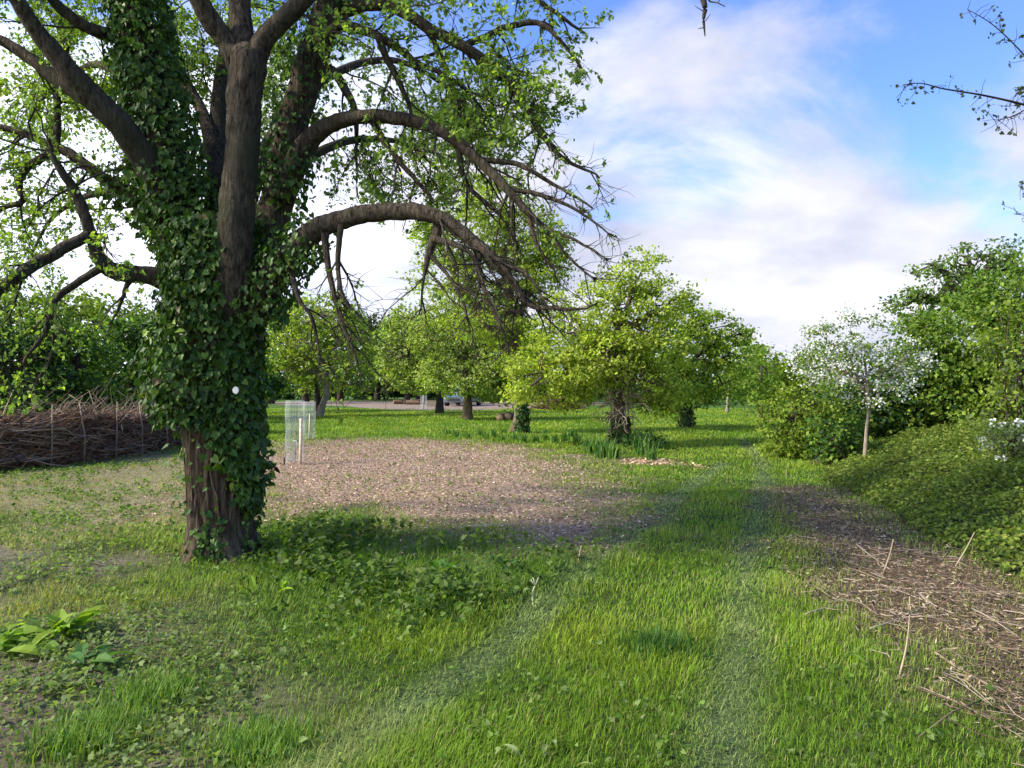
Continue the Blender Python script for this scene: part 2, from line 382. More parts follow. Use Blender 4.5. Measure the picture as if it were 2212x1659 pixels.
# ------------------------------------------------------------------ grass
HX, HY = (478 - CX) / FOC * 6.9, 6.9            # the big tree's foot
x, y = scatter(10500, 2.4, 48, 1.78)
m1 = mask_m1(x, y); m2 = mask_m2(x, y); dr = soft(x, y, PG_DRY, .8, .5, 3); s1 = soft(x, y, PG_SOIL, .25, .6, 4); s2 = soft(x, y, PG_SOIL2, .6, .6, 5)
chp = soft(x, y, PG_CHIP, .25, .4, 8); tr = mask_tr(x, y); wd_ = soft(x, y, PG_WEED, .4, .5, 6); br = soft(x, y, PG_BR, .3, .4, 7)
patch = fbm(x, y, 1.5, 40); patch2 = fbm(x, y, 0.6, 44)
keep = 1 - .94 * m1 - 0.88 * m2 - .9 * s1 - chp
keep *= 1 - .93 * s2 * np.clip(2.8 - patch * 3.6, 0, 1)
keep *= (1 - .5 * dr) * (1 - .9 * br)
keep *= 1 - .9 * inpoly(x, y, PG_TRACK) - 0.0
keep *= np.where(np.hypot(x - HX, y - HY) < .33, 0, 1)
k = rng.random(len(x)) < keep
x, y, m1, m2, dr, s2, tr, wd_, patch, patch2 = [a[k] for a in (x, y, m1, m2, dr, s2, tr, wd_, patch, patch2)]
n = len(x); z = gz(x, y)
ln = (0.028 + 0.052 * rng.random(n)) * (0.30 + 1.6 * patch) * (1 - .35 * tr) * (1 - .4 * s2 * (patch < .55)) * (1 - .4 * dr)
ln *= 1 + .35 * np.clip((y - 10) / 15, 0, 1) + .3 * (wd_)
wdt = np.maximum(0.0027, 0.00080 * y) * (.8 + .6 * rng.random(n))
az = rng.random(n) * 2 * np.pi + 0 * x
flow = fbm(x, y, 0.9, 60) * 12
az = np.where(rng.random(n) < .35, flow + rng.normal(0, .8, n), az)
H = np.stack([np.cos(az), np.sin(az), 0 * az], 1); S = np.stack([-np.sin(az), np.cos(az), 0 * az], 1)
lean = (.25 + .55 * rng.random(n)) + .35 * tr
b0 = np.stack([x, y, z - .004], 1)
mid = b0 + H * (ln * lean * .35)[:, None] + np.array([0, 0, 1.]) * (ln * .6 * (1 - .3 * lean))[:, None]
tip = b0 + H * (ln * lean * 1.0)[:, None] + np.array([0, 0, 1.]) * (ln * (1 - .55 * lean))[:, None]
w2 = wdt[:, None] / 2
V = np.stack([b0 - S * w2, b0 + S * w2, mid + S * w2 * .8, mid - S * w2 * .8, tip], 1)
G1 = np.array([0.150, 0.265, 0.018]); G2 = np.array([0.250, 0.350, 0.025]); G3 = np.array([0.34, 0.30, 0.14]); G4 = np.array([0.26, 0.32, 0.11]); G5 = np.array([0.090, 0.185, 0.022])
u = np.clip((patch2 - .38) * 3 + (patch - .5) * 2.2 + rng.normal(0, .25, n), 0, 1)[:, None]
col = G1 * (1 - u) + G2 * u
v = np.clip(dr * .95 + s2 * .55 + (rng.random(n) < .09) * .85 + .25 * m1 + .4 * m2, 0, 1)[:, None]; col = col * (1 - v) + G3 * v
v = (tr * .75)[:, None]; col = col * (1 - v) + G4 * v
v = (wd_ * .7)[:, None]; col = col * (1 - v) + G5 * v
col = col * (1 + rng.normal(0, .2, (n, 1))).clip(.5, 1.6) * [1.10, 1.08, 1.0]
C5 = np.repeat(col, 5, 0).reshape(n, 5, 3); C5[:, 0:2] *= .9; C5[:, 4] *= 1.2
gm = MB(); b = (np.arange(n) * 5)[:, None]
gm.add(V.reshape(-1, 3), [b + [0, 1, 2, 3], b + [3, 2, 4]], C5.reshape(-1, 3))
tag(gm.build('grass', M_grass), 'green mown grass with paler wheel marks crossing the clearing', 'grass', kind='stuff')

# low broad-leaved weeds in the turf
x, y = scatter(1250, 2.4, 22, 1.25)
p3 = fbm(x, y, 1.1, 70); m1 = mask_m1(x, y); m2 = mask_m2(x, y); s2 = soft(x, y, PG_SOIL2, .6, .6, 5); wd_ = soft(x, y, PG_WEED, .4, .5, 6); tr = mask_tr(x, y); dr = soft(x, y, PG_DRY, .8, .5, 3)
pr = (.07 + .62 * s2 + .50 * wd_ + .35 * dr) * np.clip(p3 * 4 - 1.5, 0.05, 1) * (1 - .6 * m1) * (1 - .9 * m2) * (1 - .8 * tr)
k = (rng.random(len(x)) < pr) & (np.hypot(x - HX, y - HY) > .35)
x, y, wd_, s2 = x[k], y[k], wd_[k], s2[k]
kk = 4; x = np.repeat(x, kk) + rng.normal(0, .025, len(x) * kk); y = np.repeat(y, kk) + rng.normal(0, .025, len(y) * kk); wd_ = np.repeat(wd_, kk); s2 = np.repeat(s2, kk)
n = len(x); hh = (.015 + .05 * rng.random(n)) * (1 + 1.9 * wd_)
C = np.stack([x, y, gz(x, y) + hh], 1); az = rng.random(n) * 2 * np.pi
T = np.stack([np.cos(az), np.sin(az), rng.normal(.2, .5, n)], 1); Nn = np.stack([rng.normal(0, .8, n), rng.normal(0, .8, n), np.ones(n)], 1)
sz = (.012 + .022 * rng.random(n)) * (1 + .7 * wd_) * (1 + .03 * y)
cw = pal(n, [(.11, .19, .025), (.15, .24, .04), (.20, .27, .08), (.07, .14, .02)], jit=.2)
cw = cw * (1 - .25 * wd_[:, None]) * (1 - s2[:, None] * .4) + np.array([.26, .30, .14]) * s2[:, None] * .4
wm = MB(); leaves(wm, C, T, Nn, sz, cw, 'heart', .2, .85)
tag(wm.build('low_weeds', M_leaf), 'low broad-leaved weeds spread through the turf round the ivy-clad tree', 'weeds', kind='stuff')

# woodchips on the left bed and shreds on the right heap
def chips(name, pg, dens, cols, label, size, elong, wd, up=.02):
    lo = pg.min(0) - .5; hi = pg.max(0) + .5; A = np.prod(hi - lo); n = int(A * dens)
    x = lo[0] + rng.random(n) * (hi[0] - lo[0]); y = lo[1] + rng.random(n) * (hi[1] - lo[1])
    m = soft(x, y, pg, wd, .5, 1 if pg is PG_M1 else 2) * (.45 + fbm(x, y, 1.2, 80)); k = (rng.random(n) < m) & (np.abs(x) < .65 * y * 1.5 + 1)
    x, y = x[k], y[k]; n = len(x); az = rng.random(n) * 2 * np.pi
    T = np.stack([np.cos(az), np.sin(az), rng.normal(0, .25, n)], 1); Nn = np.stack([rng.normal(0, .5, n), rng.normal(0, .5, n), np.ones(n)], 1)
    C = np.stack([x, y, gz(x, y) + up * rng.random(n) + .004], 1)
    mb = MB(); leaves(mb, C, T, Nn, size * (.4 + 1.5 * rng.random(n) ** 2), pal(n, cols, jit=.3), 'diamond', .15, elong)
    return tag(mb.build(name, M_tint), label, name.replace('_', ' '), kind='stuff')
chips('woodchips', PG_M1, 1400, [(.50, .35, .24), (.40, .28, .18), (.24, .165, .11), (.60, .46, .32), (.14, .095, .06)], 'tan woodchips and dry leaf litter spread over the bed behind the tree', .027, .5, .95)
chips('shredded_litter', PG_M2, 2600, [(.19, .13, .075), (.27, .20, .12), (.11, .075, .045), (.38, .30, .20)], 'brown shredded litter and chopped stems beside the path on the right', .032, .22, .3, .035)
chips('chip_scatter', PG_CHIP, 700, [(.55, .40, .24), (.46, .32, .18)], 'small pale spill of woodchips in the grass beside the strap-leaved clumps', .06, .5, .25)
# chopped stems
x = rng.random(8000) * 9 - 1 + 1.5; y = rng.random(8000) * 11 + 2.5
k = rng.random(len(x)) < mask_m2(x, y) * (.25 + 1.3 * np.clip((9 - y) / 5, 0, 1)); x, y = x[k], y[k]
st = MB()
for a, b in zip(x, y):
    L = .06 + rng.random() ** 2.0 * .50; th = rng.normal(-1.45, .55); zc = gz(a, b) + .012 + .035 * rng.random()
    t = np.array([math.cos(th), math.sin(th), rng.normal(0, .10)]); c = np.array([a, b, zc]); m = c + t * L * .5 + np.array([rng.normal(0, .06 * L), rng.normal(0, .06 * L), rng.normal(.006, .012)]); e = c + t * L + rng.normal(0, .015, 3)
    cc = pal(1, [(.27, .20, .14), (.20, .14, .10), (.38, .30, .22), (.12, .08, .055)], jit=.15)[0]
    tube(st, [c, m, e], np.array([1, .9, .6]) * (.0016 + .0030 * rng.random()), 3, cc)
tag(st.build('chopped_stems', M_tint), 'tangle of dry chopped stems lying on the brown litter on the right', 'dry stems', kind='stuff')

# bramble mound on the right
def br_h(x, y):
    d = dist_pl(x, y, np.vstack([PG_BR, PG_BR[:1]])); ins = inpoly(x, y, PG_BR)
    return np.where(ins, np.clip(d / 1.9, 0, 1) ** .75 * (.22 + .85 * fbm(x, y, 1.1, 90, 5)) + .05, 0)
lo = PG_BR.min(0); hi = PG_BR.max(0)
nb = 260000; x = lo[0] + rng.random(nb) * (min(hi[0], 15) - lo[0]); y = lo[1] + rng.random(nb) * (hi[1] - lo[1])
k = (inpoly(x, y, PG_BR)) & (x < .65 * y * 1.45 + .8); x, y = x[k], y[k]
n = len(x); h = br_h(x, y) * (.72 + .32 * rng.random(n)); az = rng.random(n) * 2 * np.pi
T = np.stack([np.cos(az), np.sin(az), rng.normal(-.1, .4, n)], 1); Nn = np.stack([rng.normal(-.2, .7, n), rng.normal(-.3, .7, n), np.ones(n)], 1)
pb = fbm(x, y, .9, 93)[:, None]
cb_ = pal(n, [(.125, .185, .024), (.17, .235, .032), (.08, .13, .02), (.23, .27, .05)], jit=.22) * (.8 + .4 * pb)
bm = MB(); leaves(bm, np.stack([x, y, gz(x, y) + h], 1), T, Nn, .028 + .026 * rng.random(n), cb_, 'heart', .25, .8)
kx = np.nonzero(rng.random(n) < .004)[0][:420]
for q in kx:
    p0 = np.array([x[q], y[q], gz(x[q], y[q]) + h[q] * .7]); dd = nrm(np.array([rng.normal(0, 1), rng.normal(0, 1), rng.uniform(.6, 2.2)])); L = rng.uniform(.12, .4)
    e = p0 + dd * L; m_ = (p0 + e) / 2 + [0, 0, L * .18]; tube(bm, [p0, m_, e], [.004, .003, .0015], 3, pal(1, [(.16, .12, .06), (.14, .19, .05), (.3, .25, .15)])[0])
    nq = 5; tt = rng.random((nq, 1)); leaves(bm, m_ * (1 - tt) + e * tt, rng.normal(0, .7, (nq, 3)) + dd * .4, rng.normal(0, .5, (nq, 3)) + [0, 0, 1], .04 + .03 * rng.random(nq), pal(nq, [(.14, .21, .03), (.20, .27, .04)]), 'heart', .25, .8)
tag(bm.build('bramble_cover', M_leaf), 'low mound of green bramble and nettle cover right of the path', 'brambles', kind='stuff')
gx, gy = np.meshgrid(np.linspace(lo[0], 15, 60), np.linspace(lo[1], hi[1], 60)); hz = br_h(gx, gy) * .72 + gz(gx, gy) - .03
i = (np.arange(59)[:, None] * 60 + np.arange(59)[None]).ravel(); mm = MB()
mm.add(np.stack([gx, gy, hz], -1).reshape(-1, 3), [np.stack([i, i + 1, i + 61, i + 60], 1)], (.05, .07, .018), smooth=True)
tag(mm.build('ground_mound', M_ground), kind='structure')

# ------------------------------------------------------------------ the big tree
HD = 6.9; pm = HD / FOC
hero = empty('ivy_clad_tree', (HX, HY, 0), 'huge ivy-clad tree in the left foreground with long arching boughs', 'tree')
def ridge(th, pts):
    z = pts[:, 2][:, None]; a = th[None] + .25 * np.sin(z * 2.1) + .1 * np.sin(z * 7 + th[None] * 3)
    rg = np.abs(np.sin(a * 11 + 2.2 * vnoise(a * 2, z * 1.6, 1, 3))) ** .6
    return 1 + .13 * (rg - .6) + .06 * (vnoise(a * 6, z * 5, 1.2, 5) - .5) + .26 * np.exp(-np.maximum(z, 0) * 5.0) * (1 + .9 * np.sin(th[None] * 5 + 1))
tp = [(480, 1228, 92), (476, 1195, 74), (474, 1120, 69), (471, 1000, 70), (470, 900, 80), (471, 800, 80), (473, 700, 80), (478, 610, 84), (482, 540, 86), (486, 480, 70)]
S_ = spline(np.array([[*P(a, b, HD), r * pm] for a, b, r in tp]), 10)
trunk_pts, trunk_r = S_[:, :3], S_[:, 3] * .88
tb = MB(); tube(tb, trunk_pts, trunk_r, 96, ridge=ridge); tb.build('trunk', M_bark, hero)

LIMBS = {  # px, py, depth, radius(px at 6.9 m)
 'A': [(445, 600, 7.0, 62), (410, 500, 7.05, 56), (375, 400, 7.1, 52), (345, 260, 7.15, 48), (315, 120, 7.2, 45), (295, 0, 7.2, 42), (275, -200, 7.3, 36), (290, -450, 7.3, 24), (270, -700, 7.2, 10)],
 'B': [(492, 800, 6.92, 40), (500, 690, 6.80, 50), (510, 610, 6.70, 50), (508, 530, 6.64, 44), (508, 440, 6.6, 41), (516, 330, 6.6, 39), (520, 220, 6.6, 40), (530, 130, 6.6, 44)],
 'B1': [(520, 150, 6.6, 30), (488, 90, 6.6, 25), (440, 20, 6.5, 23), (400, -70, 6.4, 20), (380, -230, 6.3, 14), (330, -380, 6.2, 7)],
 'B2': [(528, 150, 6.62, 34), (527, 80, 6.7, 28), (520, -20, 6.8, 25), (530, -160, 6.9, 19), (560, -380, 7.0, 10), (550, -560, 7.0, 4)],
 'B3': [(540, 150, 6.6, 30), (575, 75, 6.55, 24), (640, 10, 6.5, 22), (700, -60, 6.4, 19), (800, -170, 6.3, 12), (900, -230, 6.2, 6)],
 'C': [(545, 640, 7.0, 52), (575, 520, 7.05, 46), (600, 400, 7.1, 42), (628, 260, 7.1, 40), (672, 120, 7.1, 40), (712, 0, 7.1, 37), (735, -160, 7.1, 28), (800, -400, 7.1, 16), (820, -600, 7.1, 6)],
 'D': [(545, 670, 6.85, 52), (600, 590, 6.75, 42), (650, 525, 6.65, 34), (710, 485, 6.55, 27), (780, 462, 6.4, 24), (860, 455, 6.3, 22), (930, 466, 6.2, 20), (1000, 503, 6.1, 16), (1060, 550, 6.0, 12), (1110, 600, 5.95, 9), (1150, 650, 5.9, 6.5), (1230, 665, 5.8, 4), (1290, 655, 5.8, 2)],
 'E': [(605, 430, 7.0, 34), (640, 350, 6.95, 30), (675, 298, 6.9, 25), (725, 262, 6.8, 20), (790, 248, 6.7, 17), (860, 251, 6.6, 16), (925, 265, 6.5, 14), (985, 298, 6.4, 13), (1040, 348, 6.3, 12), (1090, 400, 6.2, 10), (1130, 442, 6.15, 8), (1190, 505, 6.1, 5), (1240, 560, 6.0, 3), (1290, 600, 6.0, 1.5)],
 'E1': [(1100, 408, 6.2, 6), (1170, 420, 6.1, 5), (1240, 450, 6.0, 3.5), (1330, 510, 5.9, 1.5)],
 'E2': [(800, 256, 6.68, 9), (850, 330, 6.7, 7), (895, 380, 6.7, 6), (940, 430, 6.7, 4), (955, 480, 6.7, 2)],
 'E3': [(985, 300, 6.4, 8), (1010, 400, 6.4, 6), (1080, 470, 6.4, 4), (1120, 540, 6.4, 2)],
 'E4': [(1040, 345, 6.3, 7), (1120, 355, 6.2, 6), (1200, 400, 6.1, 4), (1280, 450, 6.0, 2)],
 'F': [(700, 60, 7.1, 28), (745, 22, 7.1, 20), (800, 8, 7.0, 17), (860, 18, 6.9, 15), (930, 60, 6.8, 14), (1010, 105, 6.7, 13), (1085, 165, 6.6, 11), (1130, 232, 6.5, 9), (1165, 290, 6.4, 7), (1210, 340, 6.3, 5), (1295, 385, 6.2, 2)],
 'F1': [(880, 35, 6.9, 9), (930, 75, 7.1, 8), (975, 170, 7.2, 7), (1010, 260, 7.3, 4), (1030, 330, 7.3, 2)],
 'F2': [(1085, 60, 6.9, 8), (1160, 50, 6.9, 7), (1210, 90, 6.8, 5), (1260, 160, 6.8, 2)],
 'F2b': [(1000, 100, 6.8, 9), (1085, 60, 6.9, 8)],
 'G': [(690, 90, 6.9, 20), (740, 55, 6.8, 14), (800, 68, 6.7, 11), (850, 95, 6.6, 9), (900, 130, 6.6, 7), (990, 170, 6.5, 5), (1060, 250, 6.5, 2)],
 'G1': [(815, 75, 6.6, 9), (845, 150, 6.6, 8), (880, 230, 6.6, 5), (890, 300, 6.6, 2)],
 'H': [(665, 165, 7.1, 20), (715, 148, 7.0, 12), (745, 185, 7.0, 11), (770, 240, 7.0, 8), (772, 330, 7.0, 4), (775, 430, 7.0, 2)],
 'I': [(370, 470, 7.0, 40), (320, 350, 6.8, 33), (262, 270, 6.6, 30), (200, 215, 6.5, 29), (148, 160, 6.4, 24), (100, 90, 6.3, 20), (50, 15, 6.2, 17), (0, -70, 6.1, 15), (-60, -220, 6.0, 10), (-90, -380, 6.0, 5)],
 'I2': [(200, 220, 6.5, 22), (125, 168, 6.5, 17), (60, 122, 6.5, 14), (-10, 85, 6.5, 12), (-120, 50, 6.5, 8), (-260, 60, 6.5, 3)],
 'J': [(390, 520, 7.1, 34), (340, 460, 7.1, 26), (270, 408, 7.1, 20), (225, 385, 7.1, 15), (150, 332, 7.1, 13), (90, 305, 7.1, 10), (0, 275, 7.1, 8), (-120, 280, 7.1, 4)],
 'J2': [(130, 322, 7.1, 11), (65, 355, 7.0, 10), (38, 395, 6.9, 9), (45, 435, 6.9, 8), (-10, 455, 6.9, 6), (-80, 520, 6.9, 3)],
 'J3': [(120, 320, 7.1, 11), (125, 250, 7.2, 9), (130, 180, 7.3, 7), (150, 90, 7.3, 4)],
 'K': [(420, 640, 6.9, 46), (365, 610, 6.85, 28), (310, 592, 6.8, 22), (255, 585, 6.7, 21), (220, 565, 6.65, 18), (200, 510, 6.6, 14), (170, 430, 6.5, 12), (125, 360, 6.4, 8), (105, 300, 6.4, 4)],
 'K1': [(195, 505, 6.6, 13), (140, 535, 6.4, 14), (80, 567, 6.2, 14), (30, 605, 6.0, 14), (-40, 645, 5.9, 12), (-160, 720, 5.7, 6)],
 'K2': [(225, 575, 6.65, 11), (165, 610, 6.6, 9), (115, 655, 6.5, 8), (100, 720, 6.4, 6), (50, 790, 6.3, 3)],
 'K3': [(290, 592, 6.8, 9), (268, 625, 6.8, 6), (255, 660, 6.8, 4), (235, 700, 6.8, 2)],
 'L': [(400, 560, 7.2, 30), (330, 500, 7.5, 20), (280, 430, 7.9, 14), (200, 420, 8.3, 10), (110, 470, 8.6, 6), (60, 560, 8.7, 3)],
 'Mb': [(330, 150, 7.3, 26), (290, 90, 7.2, 20), (190, 60, 7.0, 15), (120, 10, 6.9, 13), (60, -60, 6.8, 9), (-40, -120, 6.7, 4)],
 'N': [(360, 300, 7.2, 30), (300, 200, 7.6, 20), (240, 150, 8.0, 14), (180, 150, 8.4, 9), (80, 230, 8.6, 4)],
 'O': [(480, 500, 7.2, 40), (470, 300, 7.9, 26), (480, 150, 8.5, 20), (520, 0, 9.0, 15), (620, -120, 9.4, 9), (740, -120, 9.7, 4)],
 'Q': [(520, 460, 7.3, 30), (600, 280, 8.0, 20), (720, 160, 8.7, 14), (860, 130, 9.2, 10), (980, 200, 9.5, 6), (1060, 310, 9.6, 3)],
 'S': [(480, 420, 7.3, 26), (430, 230, 8.1, 17), (330, 120, 8.8, 12), (180, 70, 9.3, 8), (60, 120, 9.5, 4)],
 'U': [(715, -40, 7.1, 26), (800, -110, 7.2, 18), (950, -110, 7.2, 13), (1080, -60, 7.1, 9), (1180, 10, 7.0, 6), (1260, 70, 7.0, 3)],
 'W': [(560, 480, 7.2, 26), (640, 360, 7.8, 16), (760, 300, 8.3, 11), (880, 310, 8.6, 7), (960, 380, 8.8, 4)],
 'D1': [(702, 505, 6.5, 11), (706, 555, 6.45, 9), (722, 620, 6.4, 7.5), (742, 690, 6.35, 6), (765, 745, 6.3, 4), (785, 810, 6.3, 2)],
 'D2': [(738, 480, 6.45, 9), (728, 560, 6.4, 7), (740, 640, 6.3, 5), (790, 700, 6.3, 2.5)],
 'D3': [(950, 478, 6.2, 15), (938, 510, 6.18, 13), (924, 545, 6.15, 10), (912, 600, 6.1, 4), (905, 680, 6.1, 2)],
 'D4': [(936, 515, 6.15, 9), (990, 528, 6.0, 7), (1030, 560, 5.9, 4), (1060, 640, 5.8, 2)],
 'D5': [(625, 560, 6.6, 9), (640, 640, 6.5, 6), (672, 700, 6.5, 5), (690, 790, 6.5, 2)],
 'D6': [(1035, 535, 6.0, 7), (1040, 610, 5.9, 6), (1075, 690, 5.8, 4), (1100, 760, 5.8, 2)],
 'D7': [(1080, 570, 5.95, 6), (1130, 590, 5.9, 5), (1170, 640, 5.8, 3), (1190, 700, 5.8, 1.5)],
 'D8': [(925, 548, 6.15, 7), (965, 590, 6.1, 5), (1000, 650, 6.0, 3.5), (1015, 720, 6.0, 1.5)],
 'E5': [(1140, 450, 6.15, 6), (1160, 530, 6.1, 4), (1200, 600, 6.1, 2)],
 'E6': [(1190, 500, 6.1, 4), (1250, 520, 6.0, 3), (1320, 560, 5.9, 1.5)],
}
#        (branches per metre, leafiness, branch length)
CFG = {'A': (1.0, 1, 1.3), 'B': (0, 0, 0), 'B1': (3.2, 1, 1.3), 'B2': (3.2, 1, 1.3), 'B3': (3.4, 1, 1.3), 'C': (2.0, 1, 1.2), 'D': (8, .10, .8), 'E': (9, .5, .9),
       'F': (8.0, .8, 1.0), 'F2b': (3, 1, .6), 'G': (7.0, .8, .9), 'H': (4, .9, .7), 'I': (3.4, .9, 1.1), 'I2': (4.5, .9, 1.1), 'J': (4.6, .8, 1.0), 'J2': (4.6, .4, .7), 'J3': (4, .9, .7),
       'K': (4.0, .35, .9), 'K1': (5, .5, .9), 'K2': (5, .4, .8), 'K3': (4, .3, .5), 'L': (5, .8, 1.0), 'Mb': (4.6, 1, 1.1), 'N': (5, 1, 1.0), 'O': (5, 1, 1.3), 'Q': (5.4, 1, 1.2), 'S': (5.4, 1, 1.2),
       'U': (5.6, .9, 1.0), 'W': (5, .9, 1.0)}
twig = MB(); LF = []      # leaf sites: pos, dir, leafiness
def grow(p, d, L, r, lvl, leaf, droop):
    n = max(3, int(L / (.09 if lvl > 1 else .12))); st = L / n; pts = [p]; dirs = [d]
    for i in range(n):
        t = i / n
        d = d + rng.normal(0, .23, 3) + np.array([0, 0, -droop * (1 - 1.3 * t)]) * st * 3
        d = d / np.linalg.norm(d); p = p + d * st; pts.append(p); dirs.append(d)
    pts = np.array(pts); rad = r * np.linspace(1, .3, n + 1)
    tube(twig, pts, rad, 5 if r > .009 else (4 if r > .004 else 3), cap=False)
    if lvl < 3:
        nc = max(2, int(L * (8 if lvl == 1 else 12)) + 1)
        for k in range(nc):
            t = .12 + .88 * (k + rng.random()) / nc; i = min(n, int(t * n)); q = pts[i]; dd = dirs[i]
            rv = rng.normal(0, 1, 3); rv -= rv @ dd * dd; rv /= np.linalg.norm(rv)
            cd_ = dd * .75 + rv * .75 + np.array([0, 0, .10 if lvl > 1 else -.05]); cd_ /= np.linalg.norm(cd_)
            grow(q, cd_, (L * (.30 + .25 * rng.random()) if lvl == 1 else .09 + .16 * rng.random()), max(r * .5 * (1 - .4 * t), .0028), lvl + 1, leaf, droop * .8)
    if lvl >= 2 and leaf > 0:
        for i in range(1, n + 1):
            if rng.random() < (.8 if i == n else (.55 if lvl == 3 else .40)): LF.append((pts[i], dirs[i], leaf))
for nm, pl in LIMBS.items():
    A = np.array([[*P(a, b, d), r * pm] for a, b, d, r in pl]); Q = spline(A, 7)
    r = Q[:, 3].clip(.0035); q = Q[:, :3]
    r = r * (.76 if nm[0] == 'D' else .86)
    wob = .012 if r.max() < .12 else .02
    q[2:-1] += np.cumsum(rng.normal(0, wob * .35, (len(q) - 3, 3)), 0) * .6
    lb_ = MB(); tube(lb_, q, r, 20 if r.max() > .08 else 9, rn=.03, cap=True)
    lb_.build('limb', M_bark2 if nm not in 'ABC' else M_bark2, hero)
    dens, leaf, bl = CFG.get(nm, (9.0, .12 if nm[0] == 'D' else .5, .55))
    if dens == 0: continue
    seg = np.linalg.norm(np.diff(q, axis=0), axis=1); cl = np.concatenate([[0], np.cumsum(seg)]); tot = cl[-1]
    t0 = .22 if nm not in ('A', 'C', 'D', 'E', 'I') else .42
    for k in range(int(tot * (1 - t0) * dens * .9) + 1):
        t = t0 + (1 - t0) * rng.random() ** .8; i = min(len(q) - 2, np.searchsorted(cl, t * tot)); d = nrm(q[min(i + 2, len(q) - 1)] - q[max(i - 1, 0)])
        rv = rng.normal(0, 1, 3); rv -= rv @ d * d; rv /= np.linalg.norm(rv)
        dn = np.array([0, 0, -1.0]) * (.42 if nm[0] in 'DEFGK' else .12)
        cd_ = nrm(d * .55 + rv * .75 + dn); lf = leaf * (1 - .55 * max(0, (q[i][0] - .15) / 1.2) if q[i][0] > .15 else 1)
        zf = np.clip((q[i][2] - 3.0) / 1.0, .12, 1) if q[i][0] > -1.3 and nm not in ('O','Q','S','W') else 1
        lf = lf * zf * .9
        blx = bl * float(np.clip((.75 - q[i][0]) / 1.1, .4, 1)) if q[i][0] > -.6 else bl
        grow(q[i], cd_, blx * (.55 + .75 * rng.random()) * (1 - .3 * t), min(r[i] * .40, .0095) + .002, 1, max(lf, 0), .35 if nm[0] in 'DEFGK' else .12)
    if leaf > 0: LF.append((q[-1], d, leaf))
twig.build('twigs', M_barkd, hero)
# leaves in little sprays
pos = np.array([a[0] for a in LF]); dr_ = np.array([a[1] for a in LF]); lf = np.array([a[2] for a in LF])
cnt = (rng.random(len(lf)) < np.clip(lf * 1.0, 0, 1)) * rng.integers(2, 8, len(lf))
pos = np.repeat(pos, cnt, 0); dr_ = np.repeat(dr_, cnt, 0); n = len(pos)
T = nrm(dr_ * .5 + rng.normal(0, .75, (n, 3)) + [0, 0, -.25]); Nn = rng.normal(0, .55, (n, 3)) + [0, 0, 1]
hl = MB(); leaves(hl, pos + rng.normal(0, .022, (n, 3)), T, Nn, .024 + .026 * rng.random(n), pal(n, [(.17, .27, .05), (.23, .35, .06), (.12, .20, .045), (.38, .48, .08)], [4, 4, 2, 1.8], jit=.2), 'heart', .3, .8)
hl.build('crown', M_leafhero, hero)
print('HERO leaves', n, 'sites', len(LF))

# ivy on trunk and limbs
iv = MB(); rI = np.random.default_rng(5)
def ivy_on(pts, rad, n, cover, size, off, cols, out_bias=1.0):
    seg = np.linalg.norm(np.diff(pts, axis=0), axis=1); cl = np.concatenate([[0], np.cumsum(seg)])
    s = rI.random(n) * cl[-1]; i = np.clip(np.searchsorted(cl, s) - 1, 0, len(pts) - 2); f = ((s - cl[i]) / seg[i])[:, None]
    c = pts[i] * (1 - f) + pts[i + 1] * f; t = nrm(pts[i + 1] - pts[i]); r = rad[i] * (1 - f[:, 0]) + rad[i + 1] * f[:, 0]
    rv = rI.normal(0, 1, (n, 3)); rv -= (rv * t).sum(1, keepdims=True) * t; rv = nrm(rv)
    k = rI.random(n) < cover(c, rv); c, t, r, rv = c[k], t[k], r[k], rv[k]; n = len(c)
    o = off(c, rv) * (.15 + .85 * rI.random(n))
    pos = c + rv * (r + .01 + o)[:, None] + rI.normal(0, .02, (n, 3))
    T = nrm(rv * .35 + rI.normal(0, .45, (n, 3)) + [0, 0, -.9]); Nn = rv + rI.normal(0, .6, (n, 3)) + [0, 0, .2]
    leaves(iv, pos, T, Nn, size * (.42 + 1.0 * rI.random(n) ** 1.4), pal(n, *cols, jit=.22, r=rI), 'heart', .22, .95)
def pxy(c): return c[:, 0] / c[:, 1] * FOC + CX, CY - (c[:, 2] - EYE) / c[:, 1] * FOC
def cov_trunk(c, rv):
    X_, Y_ = pxy(c + rv * .36); nz = fbm(X_ * .02, Y_ * .02, 1, 2)
    front = rv[:, 1] < .15
    v = np.where(Y_ < 930, 1.0, np.where(Y_ < 1195, .04, 0))
    low = 930 + np.clip((X_ - 440) / 95, 0, 1) * 165 + (nz - .5) * 90
    v = np.where(Y_ < low, 1.0, .05)
    v = np.where((X_ > 520) & (Y_ > low), .14, v)
    v = np.where((np.abs(X_ - 440) < 32) & (Y_ > 1140), .5, v)
    v = np.where((np.abs(X_ - 512) < 42 - .10 * np.abs(Y_ - 600)) & (Y_ > 540) & (Y_ < 690) & front, .16, v)
    v = np.where((np.abs(X_ - 455) < 22) & (Y_ > 700) & (Y_ < 800) & front, .5, v)
    return v * np.clip(nz * 2.6, .3, 1)
def off_trunk(c, rv):
    X_, Y_ = pxy(c + rv * .36)
    o = .075 + 0 * X_
    left = np.clip(-rv[:, 0], 0, 1); right = np.clip(rv[:, 0], 0, 1)
    o += left * .20 * np.exp(-((Y_ - 800) / 95.) ** 2) + left * .08 * (Y_ < 980) + left * .05
    o += right * .12 * np.exp(-((Y_ - 1000) / 70.) ** 2)
    return o
IVC = ([(.045, .100, .016), (.065, .135, .020), (.095, .175, .026), (.030, .066, .012), (.20, .29, .045), (.15, .12, .04)], [4, 4, 3, 2, .7, .15])
ivy_on(trunk_pts, trunk_r * 1.0, 16500, cov_trunk, .058, off_trunk, IVC)
